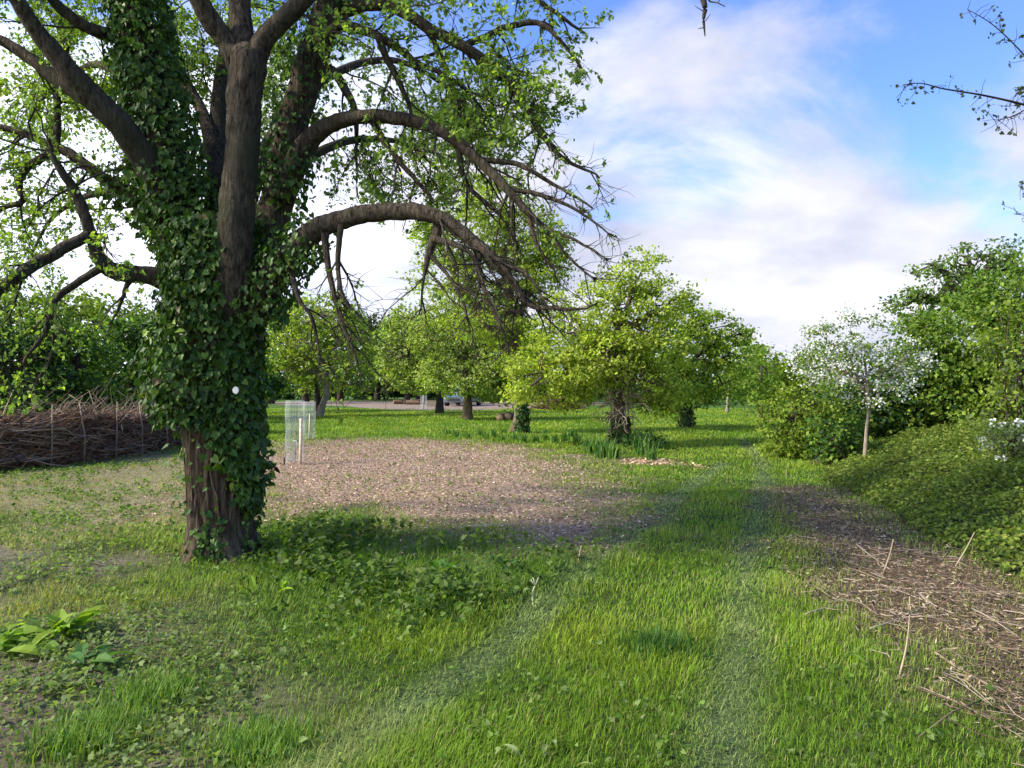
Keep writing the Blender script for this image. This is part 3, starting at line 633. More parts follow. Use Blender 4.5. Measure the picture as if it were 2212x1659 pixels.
def limb_q(nm):
    A = np.array([[*P(a, b, d), r * pm] for a, b, d, r in LIMBS[nm]]); Q = spline(A, 7); return Q[:, :3], Q[:, 3]
IVD = ([(.048, .105, .017), (.068, .140, .020), (.098, .175, .026), (.17, .26, .045)], [4, 4, 3, 1])
q, r = limb_q('A'); ivy_on(q, r, 14000, lambda c, rv: np.where(c[:, 2] < 5.2, .95, .5), .052, lambda c, rv: .12 + 0 * c[:, 0], IVD)
q, r = limb_q('C'); ivy_on(q, r, 5500, lambda c, rv: np.clip(.35 + .6 * (rv[:, 0] < -.1) + .5 * (c[:, 2] < 2.9), 0, 1), .045, lambda c, rv: .07 + .05 * np.clip(-rv[:, 0], 0, 1), IVD)
q, r = limb_q('D'); ivy_on(q[:24], r[:24], 1900, lambda c, rv: np.clip(1.0 - (c[:, 0] + 2.0) / .5, 0, 1), .045, lambda c, rv: .06 + 0 * c[:, 0], IVD)
q, r = limb_q('J'); ivy_on(q[:22], r[:22], 900, lambda c, rv: .8 + 0 * c[:, 0], .05, lambda c, rv: .12 + 0 * c[:, 0], IVD)
q, r = limb_q('I'); ivy_on(q[:9], r[:9], 500, lambda c, rv: .7 + 0 * c[:, 0], .05, lambda c, rv: .08 + 0 * c[:, 0], IVD)
q, r = limb_q('E'); ivy_on(q[:12], r[:12], 600, lambda c, rv: .6 + 0 * c[:, 0], .05, lambda c, rv: .07 + 0 * c[:, 0], IVC)
iv.build('ivy', M_ivy, hero)
# woody ivy stems on the bare trunk
ist = MB()
for k in range(16):
    th = rI.uniform(0, 2 * math.pi); zs = np.linspace(-.05, rI.uniform(1.2, 2.6), 16); pts = []
    for zc in zs:
        i = np.argmin(np.abs(trunk_pts[:, 2] - zc)); th += rI.normal(0, .06)
        pts.append(trunk_pts[i] * [1, 1, 0] + [0, 0, zc] + np.array([math.cos(th), math.sin(th), 0]) * (trunk_r[i] * 1.05 + .008))
    tube(ist, pts, np.linspace(.014, .005, 16) * rI.uniform(.5, 1), 6)
ist.build('ivy_stems', M_barkw, hero)
tgm = MB(); c0 = P(509, 843, HD - .50); th = np.linspace(0, 2 * math.pi, 20, endpoint=False)
for yy, rr, zc in ((0, 1, 0),):
    V = np.concatenate([np.stack([c0[0] + .022 * np.cos(th), np.full(20, c0[1]), c0[2] + .030 * np.sin(th)], 1), np.stack([c0[0] + .026 * np.cos(th), np.full(20, c0[1] + .004), c0[2] + .030 * np.sin(th)], 1)])
    j = np.arange(20); tgm.add(V, [j[None], (j + 20)[::-1][None], np.stack([j, (j + 1) % 20, (j + 1) % 20 + 20, j + 20], 1)])
tgm.build('round_tag', plain('tag_white', (.58, .59, .57), .4, noise=.03), hero)

# ------------------------------------------------------------------ general trees and bushes
LIME = [(.30, .39, .040), (.38, .46, .055), (.19, .27, .030), (.48, .54, .11)]
OLIVE = [(.24, .33, .06), (.32, .40, .09), (.17, .24, .045), (.42, .48, .16)]
MID = [(.12, .21, .03), (.17, .27, .035), (.08, .15, .025), (.23, .33, .05)]
DARK = [(.035, .085, .022), (.05, .12, .028), (.025, .06, .018), (.08, .15, .035)]
YEL = [(.22, .30, .035), (.17, .24, .03), (.11, .17, .025), (.30, .38, .055)]
GREY = [(.13, .17, .08), (.18, .21, .11), (.09, .12, .06)]
PINE = [(.025, .05, .025), (.04, .07, .03)]
def crown_tree(name, label, cat, base, d, trunk, tr_r, lobes, cols, leaf=.08, dens=1.0, bark=None, group=None, clump=.16, stems=0, hollow=.45, seed=None, droop=.25, gap=.40, shape='diamond', split=True, barkcol=1.0, extra=None):
    """trunk: list of (px,py) from foot up; lobes: (px,py,rx,ry[,ddepth]) in photo pixels at distance d"""
    r = np.random.default_rng(seed if seed is not None else len(label) * 31)
    k = d / FOC; bx, by = (base[0] - CX) * k, d
    root = empty(name, (bx, by, 0), label, cat, group)
    tb = MB(); T0 = [np.array([*P(a, b, d)]) for a, b in trunk]; T0[0][2] = -.05
    A = spline(np.array([[*p_, tr_r * (1.35 if i == 0 else 1) * (1 - .45 * i / max(1, len(T0) - 1))] for i, p_ in enumerate(T0)]), 5)
    tube(tb, A[:, :3], A[:, 3], 14, rn=.04, r=r); top = A[-1, :3]; trr = A[-1, 3]
    cm = MB(); allp = []; alln = []
    for lb in lobes:
        c = P(lb[0], lb[1], d) + np.array([0, lb[4] if len(lb) > 4 else 0, 0]); R3 = np.array([lb[2] * k, .5 * (lb[2] + lb[3]) * k * .95, lb[3] * k])
        # limb to the lobe
        j = r.integers(max(0, len(A) // 2), len(A)); s0 = A[j, :3]
        mid_ = (s0 + c) / 2 + r.normal(0, .08, 3) * np.linalg.norm(c - s0) + [0, 0, .08 * np.linalg.norm(c - s0)]
        Q = spline(np.array([s0, mid_, c]), 4); Q[1:-1] += r.normal(0, .03, (len(Q) - 2, 3)) * np.linalg.norm(c - s0)
        r0 = min(A[j, 3] * .75, tr_r * .6) ; tube(tb, Q, np.linspace(r0, max(r0 * .3, .012), len(Q)), 7, r=r)
        area = 4 * math.pi * (((R3[0] * R3[1]) ** 1.6 + (R3[0] * R3[2]) ** 1.6 + (R3[1] * R3[2]) ** 1.6) / 3) ** (1 / 1.6)
        nc = int(area * 19 * dens / (clump / .16) ** 2) + 8
        u = nrm(r.normal(0, 1, (nc, 3))); rad = (hollow + (1.08 - hollow) * r.random(nc) ** .45)[:, None]
        cc = c + u * R3 * rad
        sc_ = 1 / (2.4 * clump); g_ = .5 * vnoise(cc[:, 0] + cc[:, 2] * .7, cc[:, 1] * .8 + cc[:, 2] * 1.3, sc_, seed or 1) + .5 * vnoise(cc[:, 0] * .8 - cc[:, 2] * 1.1, cc[:, 1] + cc[:, 2] * .4, sc_ * 1.7, 5)
        cc = cc[(cc[:, 2] > clump * .5) & (g_ > gap)]; u = nrm(cc - c)
        for q in cc[r.random(len(cc)) < .13]:
            j = r.integers(len(Q) // 2, len(Q)); s1 = Q[j]; m_ = (s1 + q) / 2 + r.normal(0, .1, 3) * np.linalg.norm(q - s1)
            tube(tb, spline(np.array([s1, m_, q]), 3), np.linspace(max(r0 * .28, .010), .005 + .0001 * d, 7), 4, r=r, cap=False)
        allp.append(cc); alln.append(u)
    cc = np.concatenate(allp); u = np.concatenate(alln); leaf *= 1.12; nl = max(6, int(.030 / leaf ** 2 * (clump / .16) ** 2 * 5.5))
    n = len(cc) * nl; cc2 = np.repeat(cc, nl, 0) + r.normal(0, 1, (n, 3)) * np.array([clump, clump, clump * .45]) * np.repeat(r.uniform(.5, 1.15, (len(cc), 1)), nl, 0); u2 = np.repeat(u, nl, 0)
    cc2[:, 2] = np.maximum(cc2[:, 2], .05)
    T = nrm(u2 * .5 + r.normal(0, .6, (n, 3)) + [0, 0, -droop]); Nn = u2 * .8 + r.normal(0, .5, (n, 3)) + [0, 0, .7]
    cl = pal(n, cols, jit=.14, r=r) * np.repeat((1 + r.normal(0, .16, (len(cc), 1))).clip(.6, 1.5), nl, 0)
    leaves(cm, cc2, T, Nn, leaf * (.6 + .8 * r.random(n)), cl, shape, .3, .8)
    if stems:
        for s_ in range(stems):
            a = r.uniform(0, 6.28); p0 = np.array([bx + r.normal(0, .25), by + r.normal(0, .25), -.03]); q = cc[r.integers(len(cc))]
            tube(tb, spline(np.array([p0, p0 * .5 + q * .5 + r.normal(0, .12, 3) * [1, 1, 0], q]), 5), np.linspace(.022, .006, 11), 5, r=r, col=(1.8, 1.7, 1.5))
    print('LEAVES', n, label[:40]); tb.build('trunk', bark or M_barkd, root); o = cm.build('crown', M_leaf, root)
    if extra: extra(root, A, r, cc, u)
    return root
def ivy_part(n, size, zt, side=None, cols=IVC):
    def f(root, A, r, cc, u):
        mb = MB(); k = A[:, 2] < zt; pts = A[k][:, :3]; rad = A[k][:, 3]; i = r.integers(0, len(pts) - 1, n); f_ = r.random((n, 1)); c = pts[i] * (1 - f_) + pts[i + 1] * f_
        rv = nrm(np.column_stack([r.normal(0, 1, n), r.normal(0, 1, n), np.zeros(n)]))
        if side is not None: kk = (rv @ np.array([side[0], side[1], 0])) > side[2]; c = c[kk]; rv = rv[kk]; i = i[kk]
        m = len(c); leaves(mb, c + rv * (rad[i] * 1.05 + .07 * r.random(m))[:, None], nrm(rv * .3 + r.normal(0, .4, (m, 3)) + [0, 0, -.8]), rv + r.normal(0, .4, (m, 3)), size * (.6 + .8 * r.random(m)), pal(m, *cols, jit=.2, r=r), 'heart', .2, .9)
        mb.build('ivy', M_ivy, root)
    return f
def tan_stems(root, A, r, cc, u):
    ivy_part(900, .06, .75)(root, A, r, cc, u)
    mb = MB(); top = A[len(A) // 2, :3]; b = np.array(root.location)
    for k in range(170):
        a = r.uniform(0, 6.28); z0 = r.uniform(.5, 2.1); p0 = np.array([b[0], b[1], z0]) + np.array([math.cos(a), math.sin(a), 0]) * .2
        dd = nrm(np.array([math.cos(a) * .8 - .3, math.sin(a) - .3, r.normal(.1, .6)])); pts = [p0]; L = r.uniform(.25, .9)
        for s_ in range(7): dd = nrm(dd + r.normal(0, .38, 3) + [0, 0, -.12]); pts.append(pts[-1] + dd * L / 7)
        tube(mb, pts, np.linspace(.016, .006, 8), 4, pal(1, [(.42, .32, .20), (.50, .40, .27), (.28, .19, .12)], r=r)[0])
    mb.build('dead_ivy_stems', M_tint, root)
OT = 'orchard trees standing in the clearing'
crown_tree('orchard_tree', 'bright lime-green tree with tan dead ivy stems round its trunk, beside the path', 'tree', (1340, 962), 19.4,
    [(1340, 965), (1339, 900), (1336, 830), (1330, 760), (1340, 690)], .17,
    [(1385, 590, 60, 50), (1330, 640, 75, 50), (1420, 660, 60, 55), (1240, 720, 85, 55), (1165, 800, 65, 50, -.5), (1130, 840, 35, 28, -.8), (1350, 720, 95, 70), (1240, 810, 90, 40, -.3), (1435, 750, 60, 60), (1400, 830, 80, 40), (1300, 770, 90, 50, -.6), (1480, 640, 16, 18), (1200, 660, 35, 25), (1455, 850, 35, 30), (1215, 862, 60, 22), (1425, 878, 40, 24), (1150, 852, 45, 22)],
    LIME, leaf=.070, dens=.85, bark=M_barkw, group=OT, seed=1, extra=tan_stems)
crown_tree('orchard_tree', 'tallest sparse tree behind the arching boughs, its leaning trunk half covered in ivy', 'tree', (1120, 935), 24,
    [(1118, 938), (1124, 890), (1118, 820), (1105, 740), (1098, 640), (1088, 540)], .20,
    [(1075, 440, 75, 60), (1000, 510, 95, 60), (1130, 515, 90, 65), (960, 600, 80, 45), (1070, 610, 95, 55), (1170, 590, 60, 60), (1050, 695, 90, 45), (1150, 690, 60, 45), (930, 500, 40, 30), (1190, 520, 45, 45), (1120, 760, 70, 45)],
    [MID[3], LIME[0], LIME[0], LIME[1]], leaf=.075, dens=.9, gap=.44, bark=M_barkw, group=OT, seed=2, extra=ivy_part(1600, .08, 2.2, (1, -.5, -.1)))
crown_tree('orchard_tree', 'olive-green tree with a warm brown bare trunk, left of the ivied leaning trunk', 'tree', (1010, 908), 32.8,
    [(1010, 910), (1010, 860), (1004, 780), (1000, 710)], .19,
    [(1000, 705, 78, 60), (1075, 750, 80, 72), (1010, 812, 110, 44), (1095, 832, 60, 42), (940, 725, 55, 52), (1058, 842, 45, 22)],
    OLIVE + LIME[:1], leaf=.10, dens=.9, bark=M_barkw, group=OT, seed=3)
crown_tree('orchard_tree', 'pale olive tree on a short blackish trunk just left of the parked car', 'tree', (950, 893), 40,
    [(949, 895), (950, 850), (945, 790), (935, 740)], .19,
    [(925, 700, 78, 58), (870, 760, 65, 52), (960, 790, 72, 45), (900, 815, 70, 34), (860, 710, 36, 40)],
    OLIVE, leaf=.14, dens=.95, group=OT, seed=4)
crown_tree('orchard_tree', 'spreading tree with a pale leaning forked trunk behind the mesh tree guards', 'tree', (690, 900), 36,
    [(688, 902), (697, 875), (706, 845), (700, 800), (690, 750)], .17,
    [(700, 680, 82, 50), (645, 735, 70, 55), (755, 735, 60, 58), (705, 785, 92, 42), (630, 795, 55, 38)],
    YEL + LIME[:2], leaf=.13, dens=.7, bark=bark_mat('bark_pale', (.16, .13, .09), (.34, .29, .21), (6, 6, 3), .4), group=OT, seed=6)
crown_tree('orchard_tree', 'dark-trunked tree half hidden behind the pale leaning trunk', 'tree', (683, 888), 43,
    [(685, 890), (686, 850), (680, 800), (670, 740)], .17,
    [(640, 690, 70, 45), (600, 750, 55, 50), (740, 690, 45, 40), (690, 800, 70, 35)],
    MID, leaf=.15, dens=.8, group=OT, seed=7)
crown_tree('orchard_tree', 'rounded green tree with a thick dark trunk right of the lime-green tree', 'tree', (1480, 925), 27,
    [(1481, 928), (1482, 880), (1474, 800), (1468, 740)], .19,
    [(1535, 715, 55, 42), (1575, 760, 45, 50), (1495, 760, 55, 55), (1560, 830, 62, 42), (1500, 845, 55, 35), (1445, 820, 50, 60), (1600, 720, 25, 22), (1490, 690, 40, 30)],
    [LIME[0], MID[1], LIME[1], MID[0]], leaf=.09, dens=.9, group=OT, seed=8, extra=ivy_part(700, .08, 2.4))
crown_tree('young_tree', 'small far tree on a slender pale stem at the end of the grass ride', 'tree', (1571, 896), 41,
    [(1571, 896), (1572, 860), (1575, 820)], .09,
    [(1620, 790, 42, 45), (1590, 830, 45, 30), (1645, 830, 40, 40)], [MID[1], LIME[0], MID[0]], leaf=.16, dens=.6, seed=9,
    bark=bpy.data.materials['bark_pale'])
crown_tree('orchard_tree', 'far double-stemmed tree with cut logs lying round its foot', 'tree', (878, 872), 58,
    [(878, 873), (880, 845), (878, 800)], .22, [(870, 770, 50, 45), (835, 740, 40, 35), (890, 815, 55, 25), (845, 800, 40, 25)], MID + OLIVE[:1], leaf=.2, dens=.5, seed=10, group=OT)

# far hedgerow across the back
FH = 'trees and bushes along the far hedgerow'
far_list = [
 (585, 60, [(580, 740, 60, 60), (560, 810, 60, 50)], MID, 'far green tree seen just right of the ivy-covered trunk'),
 (660, 66, [(640, 700, 60, 55), (690, 790, 60, 60)], YEL, 'far yellow-green tree behind the pale leaning trunk'),
 (735, 70, [(735, 710, 50, 50), (760, 790, 55, 60)], MID, 'far mid-green tree right of the pale leaning trunk'),
 (815, 74, [(800, 770, 60, 45), (840, 800, 60, 45)], GREY, 'far greyish thin bush above the dark hedge gap'),
 (905, 72, [(900, 730, 45, 50), (930, 800, 60, 55)], DARK, 'far dark tree behind the pale olive tree'),
 (1010, 70, [(1010, 740, 70, 60), (1030, 810, 60, 50)], MID, 'far tree behind the warm brown trunk'),
 (1130, 66, [(1110, 740, 70, 70), (1160, 800, 70, 60)], DARK, 'far dark tree behind the ivied leaning trunk'),
 (1240, 60, [(1230, 790, 70, 60), (1290, 810, 60, 50)], MID, 'far tree seen under the left side of the lime-green crown'),
 (1370, 58, [(1370, 780, 70, 70), (1420, 810, 50, 55)], DARK, 'far dark tree directly behind the tan dead ivy stems'),
 (1500, 62, [(1500, 790, 60, 60)], MID, 'far tree behind the thick dark trunk on the right'),
 (1615, 66, [(1600, 770, 45, 45), (1640, 790, 35, 45)], YEL, 'far pale tree left of the notch of sky over the ride'),
 (1670, 52, [(1655, 800, 45, 45), (1690, 820, 40, 45)], MID, 'far bushy tree closing the end of the grass ride'),
]
for j, (bx, d, lb, cl, lab) in enumerate(far_list):
    crown_tree('hedgerow_tree', lab, 'tree', (bx, 0), d, [(bx, 865), (bx, 830), (bx, 790)], .25, lb, cl, leaf=.27, dens=.55, clump=.4, group=FH, seed=30 + j)
crown_tree('dark_hedge', 'long blackish low hedge behind the bare track', 'hedge', (830, 0), 76, [(830, 864), (830, 850)], .1,
    [(480 + 55 * q, 842 - 10 * (q % 2), 45, 24) for q in range(24)], DARK, leaf=.25, dens=1.1, clump=.4, seed=50)
for j, (bx, lab) in enumerate([(850, 'flat-topped dark pine on the skyline left of the gap'), (803, 'smaller flat-topped pine beside the other on the skyline')]):
    crown_tree('pine_tree', lab, 'tree', (bx, 0), 105, [(bx, 855), (bx, 760), (bx - 3, 690)], .35, [(bx, 682 + 12 * j, 28, 8), (bx + 14, 692 + 12 * j, 22, 6), (bx - 12, 702 + 12 * j, 24, 7), (bx + 2, 730, 26, 20)], PINE, leaf=.4, dens=.5, clump=.5, seed=60 + j)

# wood on the left behind the dead hedge
LW = 'bushes and trees of the left-hand wood'
for j, (bx, d, lb, cl, lab, dn) in enumerate([
 (-160, 20, [(-200, 760, 110, 120), (-120, 850, 90, 60)], DARK, 'dark bush behind the dead hedge, cut by the left edge of the photo', .8),
 (40, 19.5, [(30, 800, 85, 85), (-30, 740, 70, 70), (110, 850, 70, 45)], DARK + MID[:1], 'dark leafy bush behind the nearer end of the dead hedge', .9),
 (165, 20.5, [(160, 780, 75, 80), (200, 860, 60, 40), (110, 730, 60, 50)], MID + DARK[:2], 'green bush with drooping leaves behind the middle of the dead hedge', .9),
 (285, 23, [(270, 770, 70, 85), (330, 830, 60, 60), (310, 730, 50, 45)], DARK + MID[:2], 'green bush behind the far end of the dead hedge, beside the ivy-covered trunk', .85),
 (60, 27, [(40, 680, 100, 70), (130, 690, 80, 60), (-60, 660, 90, 70)], YEL, 'taller yellow-green tree rising behind the left bushes', .55),
 (240, 29, [(230, 700, 80, 60), (310, 700, 50, 50), (180, 650, 50, 35)], YEL + GREY[:1], 'pale yellow-green tree rising behind the bushes near the trunk', .5),
 (-260, 27, [(-260, 650, 120, 90), (-330, 780, 110, 90)], MID, 'tall green tree left of the photo edge', .5),
 (400, 34, [(400, 740, 70, 70), (460, 790, 70, 60)], MID, 'green tree hidden mostly behind the ivy-covered trunk', .5),
 (540, 40, [(530, 770, 60, 65), (590, 810, 50, 45)], MID + DARK[:1], 'green tree peeping out right of the ivy-covered trunk', .5)]):
    crown_tree('woodland_bush', lab, 'bush' if 'bush' in lab.split(',')[0] else 'tree', (bx, 0), d, [(bx, 890), (bx, 830), (bx + 5, 760)], .10, lb, cl, leaf=.10 + .003 * (d - 20), dens=dn * 1.5, clump=.22, group=LW, seed=70 + j, stems=4)

crown_tree('dark_hedge', 'dark tall hedge closing the view behind the left-hand bushes', 'hedge', (100, 0), 33, [(100, 880), (100, 850)], .08,
    [(-420 + 95 * q, 815 - 14 * (q % 2), 75, 55) for q in range(11)], DARK, leaf=.19, dens=.9, clump=.3, seed=85, gap=.2)
# right-hand side
crown_tree('nettle_clump', 'dark green clump of nettles at the right foot of the lime-green tree', 'plant', (1395, 972), 18.3, [(1395, 975), (1396, 960), (1397, 950)], .01,
    [(1380, 955, 30, 18), (1420, 960, 32, 15), (1400, 945, 18, 14)], DARK, leaf=.06, dens=1.0, clump=.09, stems=10, seed=88)
crown_tree('leafy_bush', 'yellow-green rounded bush at the right edge of the grass ride', 'bush', (1720, 0), 16.2, [(1725, 985), (1722, 930), (1715, 880)], .05,
    [(1700, 905, 55, 60), (1755, 870, 60, 60), (1700, 950, 50, 40), (1775, 940, 55, 50), (1730, 970, 60, 28)], YEL, leaf=.065, dens=1.1, clump=.14, stems=8, seed=90)
crown_tree('elder_bush', 'darker glossy bush with pale upright stems in front of the blossoming hawthorn', 'bush', (1812, 0), 14.6, [(1812, 1012), (1815, 960), (1820, 920)], .03,
    [(1815, 935, 48, 45), (1850, 965, 40, 32), (1785, 965, 36, 30)], DARK + MID, leaf=.075, dens=.75, clump=.13, stems=14, seed=91)
def blossom(root, A, r, cc, u, pr=1.4, nl=34, sg=.08):
    mb = MB(); k_ = r.random(len(cc)) < pr * np.clip(1.0 - .5 * u[:, 0] - .3 * u[:, 2], .15, 1.3); c = (cc + u * .12)[k_]; n = len(c) * nl; p = np.repeat(c, nl, 0) + r.normal(0, sg, (n, 3)) * [1.2, 1.2, .8] + [0, 0, .05]
    leaves(mb, p, nrm(r.normal(0, 1, (n, 3)) + [0, -.2, .3]), r.normal(0, .6, (n, 3)) + [-.2, -.4, .9], .036 * (.7 + .7 * r.random(n)), pal(n, [(.86, .86, .80), (.78, .80, .70)], jit=.06, r=r), 'diamond', .2, 1.0)
    mb.build('blossom', M_petal, root)
pale = bpy.data.materials['bark_pale']
def haw_extra(root, A, r, cc, u):
    blossom(root, A, r, cc, u)
crown_tree('hawthorn_tree', 'hawthorn covered in white blossom on a slender pale stem', 'tree', (1868, 0), 13.7, [(1866, 1002), (1872, 930), (1876, 880), (1874, 830), (1868, 780)], .032,
    [(1850, 725, 70, 45), (1800, 775, 70, 50), (1860, 800, 90, 55), (1925, 790, 60, 40), (1790, 830, 60, 35), (1770, 700, 25, 20), (1900, 850, 60, 25), (1960, 770, 35, 25)],
    [MID[0], MID[1], YEL[0], GREY[1]], leaf=.05, dens=.20, clump=.12, seed=92, gap=.46, bark=pale, extra=haw_extra)
RH = 'bushes of the tall thicket on the right'
for j, (nm, bx, d, lb, cl, lab, dn, st) in enumerate([
 ('thicket_bush', 1985, 17.5, [(1960, 880, 75, 60), (2040, 850, 90, 80), (2000, 800, 70, 60), (1900, 900, 60, 50)], DARK + YEL[:2], 'dark hollow bush to the right of the blossoming hawthorn', .7, 10),
 ('thicket_bush', 1850, 17.5, [(1800, 890, 50, 40), (1850, 880, 55, 50), (1900, 850, 55, 45)], DARK + YEL[:1], 'dark low bush directly behind the pale stem of the hawthorn', .8, 6),
 ('thicket_bush', 2090, 17, [(2090, 760, 95, 85), (2150, 830, 90, 90), (2030, 730, 60, 55), (2080, 880, 90, 50)], MID + YEL[:2], 'broad olive-green bush in the middle of the right thicket', .75, 10),
 ('thicket_bush', 2210, 14.5, [(2210, 760, 90, 110), (2260, 860, 90, 80), (2160, 890, 60, 45)], YEL + GREY[:1], 'tangled bush with pale slanting bare stems at the right edge', .55, 22),
 ('thicket_tree', 2190, 20, [(2180, 640, 80, 70), (2110, 680, 70, 50), (2250, 610, 60, 55), (2280, 700, 100, 90)], MID, 'tall green tree at the right edge behind the tangled bush', .8, 0),
 ('thicket_bush', 2420, 15, [(2420, 700, 130, 140), (2450, 860, 130, 90)], MID, 'tall green bush beyond the right edge of the photo', .5, 0),
 ('thicket_bush', 1735, 27, [(1720, 800, 45, 42), (1760, 790, 50, 45), (1690, 850, 45, 35)], [LIME[0], YEL[0], MID[1]], 'bright yellow-green bush behind the left of the hawthorn', .7, 4),
 ('thicket_bush', 1900, 24, [(1880, 800, 60, 50), (1950, 760, 60, 55), (1990, 720, 60, 45)], MID + GREY[:1], 'grey-green bush seen through and above the white blossom', .5, 4),
 ('thicket_bush', 1645, 34, [(1640, 845, 45, 30), (1680, 830, 45, 40)], MID + YEL[:1], 'low far bush where the grass ride bends out of sight', .6, 4)]):
    crown_tree(nm, lab, 'tree' if nm == 'thicket_tree' else 'bush', (bx, 0), d, [(bx, 930), (bx, 860), (bx, 790)], .07 if 'tree' not in nm else .16, lb, cl, leaf=.075 + .004 * max(0, d - 15), dens=dn * 1.35, clump=.18, group=RH, stems=st, seed=100 + j)
crown_tree('oak_tree', 'oak with dark twisting limbs against the sky above the right thicket', 'tree', (2170, 0), 27, [(2170, 930), (2160, 800), (2130, 700), (2080, 640), (2040, 620)], .34,
    [(2005, 570, 30, 30), (2045, 590, 40, 28), (2090, 560, 35, 28), (2140, 545, 42, 32), (1960, 640, 22, 18), (2120, 620, 60, 35), (2190, 560, 45, 35), (1990, 650, 30, 25), (1935, 660, 18, 16), (2050, 650, 50, 30)],
    [GREY[0], MID[0], MID[1]], leaf=.10, dens=.5, clump=.17, seed=120)
crown_tree('flowering_shrub', 'low shrub with white flowers at the right edge above the brambles', 'bush', (2185, 0), 9.6, [(2190, 1020), (2188, 980), (2185, 950)], .02,
    [(2185, 950, 45, 30), (2225, 930, 50, 35)], GREY + [MID[0]], leaf=.035, dens=.9, clump=.09, seed=121, extra=lambda *a: blossom(*a, .35, 12, .03))

# near tree just outside the right edge whose twigs hang into the sky
nt_root = empty('overhanging_tree', (4.6, 3.9, 0), 'thin dark twigs with few leaves reaching in from the top right corner', 'tree')
tb = MB(); A = spline(np.array([[4.6, 3.9, -.05, .11], [4.55, 3.9, 1.2, .09], [4.4, 3.95, 2.4, .07], [4.3, 4.0, 3.6, .045], [4.2, 4.1, 4.8, .02]]), 5); tube(tb, A[:, :3], A[:, 3], 12); tb.build('trunk', M_barkd, nt_root)
twig = MB(); LF = []
bl = MB(); rb = np.random.default_rng(8)
BR = [([(2500, 330, 4), (2330, 262, 4), (2212, 226, 4), (2120, 205, 4), (2040, 192, 4), (1990, 180, 4), (1950, 183, 4)], .007),
      ([(2500, 330, 4), (2330, 240, 4), (2240, 150, 4), (2190, 95, 4), (2140, 50, 4), (2090, 20, 4)], .005),
      ([(2330, 262, 4), (2240, 232, 3.9), (2190, 250, 3.9), (2150, 262, 3.8)], .004), ([(2350, 240, 4), (2260, 180, 4.1), (2205, 195, 4.1), (2180, 230, 4.1)], .004),
      ([(2500, 430, 4), (2330, 420, 4), (2240, 395, 4), (2200, 400, 4)], .005), ([(2500, 480, 4), (2330, 500, 4), (2240, 470, 4), (2190, 462, 4)], .005)]
sites = []
for pl, r0 in BR:
    st_ = A[14, :3]; Q = spline(np.vstack([st_, [P(*p) for p in pl]]), 6); tube(twig, Q, np.linspace(r0 * 1.4, .0016, len(Q)), 5)
    for k in range(14, len(Q)):
        for _ in range(2):
            if rb.random() < .6:
                dd = nrm(rb.normal(0, 1, 3) + [0, 0, -.2]); e = Q[k] + dd * rb.uniform(.02, .11); tube(twig, [Q[k], (Q[k] + e) / 2 + rb.normal(0, .006, 3), e], [.0018, .0014, .001], 3)
                sites.append(e)
twig.build('twigs', M_barkd, nt_root)
s_ = np.array(sites); s_ = s_[rb.random(len(s_)) < .5]; s_ = np.repeat(s_, 4, 0); n = len(s_)
leaves(bl, s_ + rb.normal(0, .009, (n, 3)), rb.normal(0, 1, (n, 3)) + [0, 0, -.4], rb.normal(0, 1, (n, 3)), .012 + .012 * rb.random(n), pal(n, [(.05, .07, .035), (.08, .10, .04)], r=rb), 'heart', .3, .8)
bl.build('crown', M_leaf, nt_root)
# hanging spray at the top of the sky, from a long bough of the big tree
sp_ = MB(); Q = spline(np.array([P(735, -160, 7.1), P(900, -330, 6.4), P(1200, -330, 5.8), P(1420, -160, 5.6), P(1500, -40, 5.6), P(1522, 10, 5.6), P(1520, 40, 5.6), P(1523, 78, 5.6)]), 6)
tube(sp_, Q, np.linspace(.06, .004, len(Q)), 7); tube(sp_, [P(1510, -20, 5.6), P(1535, 4, 5.6), P(1550, 6, 5.55), P(1566, 14, 5.5)], [.008, .006, .005, .003], 5)
for a, b in (((1524, 45), (1535, 30)), ((1518, 60), (1508, 62)), ((1550, 7), (1560, -8)), ((1520, 25), (1500, 12))): tube(sp_, [P(*a, 5.6), P(*b, 5.58)], [.004, .002], 4)
sp_.build('limb', M_barkd, hero)

# ------------------------------------------------------------------ dead hedge of brushwood on the left
dh = empty('dead_hedge', (*G(120, 1010), 0), 'long low dead hedge of brown brushwood held by thin stakes', 'hedge')
DH = np.array([G(-420, 1060), G(-200, 1030), G(0, 1016), G(180, 1000), G(300, 982), G(380, 966), G(450, 955)])
DH = spline(DH, 8); seg = np.linalg.norm(np.diff(DH, axis=0), axis=1); cl = np.concatenate([[0], np.cumsum(seg)]); bw = MB(); rb = np.random.default_rng(12)
def dhp(s):
    i = min(len(DH) - 2, max(0, np.searchsorted(cl, s) - 1)); return DH[i] + (DH[i + 1] - DH[i]) * (s - cl[i]) / seg[i], nrm(DH[i + 1] - DH[i])
for k in range(5200):
    s = rb.random() * cl[-1] * .999; c, t = dhp(s); z = .86 * rb.random() ** .8; wdt_ = .42 * (1 - .35 * z); nrm2 = np.array([-t[1], t[0]])
    p0 = np.array([*(c + nrm2 * rb.uniform(-1, 1) * wdt_ + nrm2 * .3), z * (1 + .12 * math.sin(s * 1.7)) + .02]); L = rb.uniform(.25, 1.1)
    dd = nrm(np.array([*(t * rb.choice([-1, 1])), rb.normal(0, .28)]) + rb.normal(0, .3, 3) * [1, 1, .6]); m = p0 + dd * L * .5 + rb.normal(0, .05, 3); e = p0 + dd * L + rb.normal(0, .08, 3)
    for q in (m, e): q[2] = max(q[2], .01)
    tube(bw, [p0, m, e], np.array([1, .8, .45]) * rb.uniform(.005, .013), 3, pal(1, [(.22, .15, .09), (.31, .215, .14), (.13, .085, .055), (.40, .30, .20), (.30, .16, .08)], r=rb)[0])
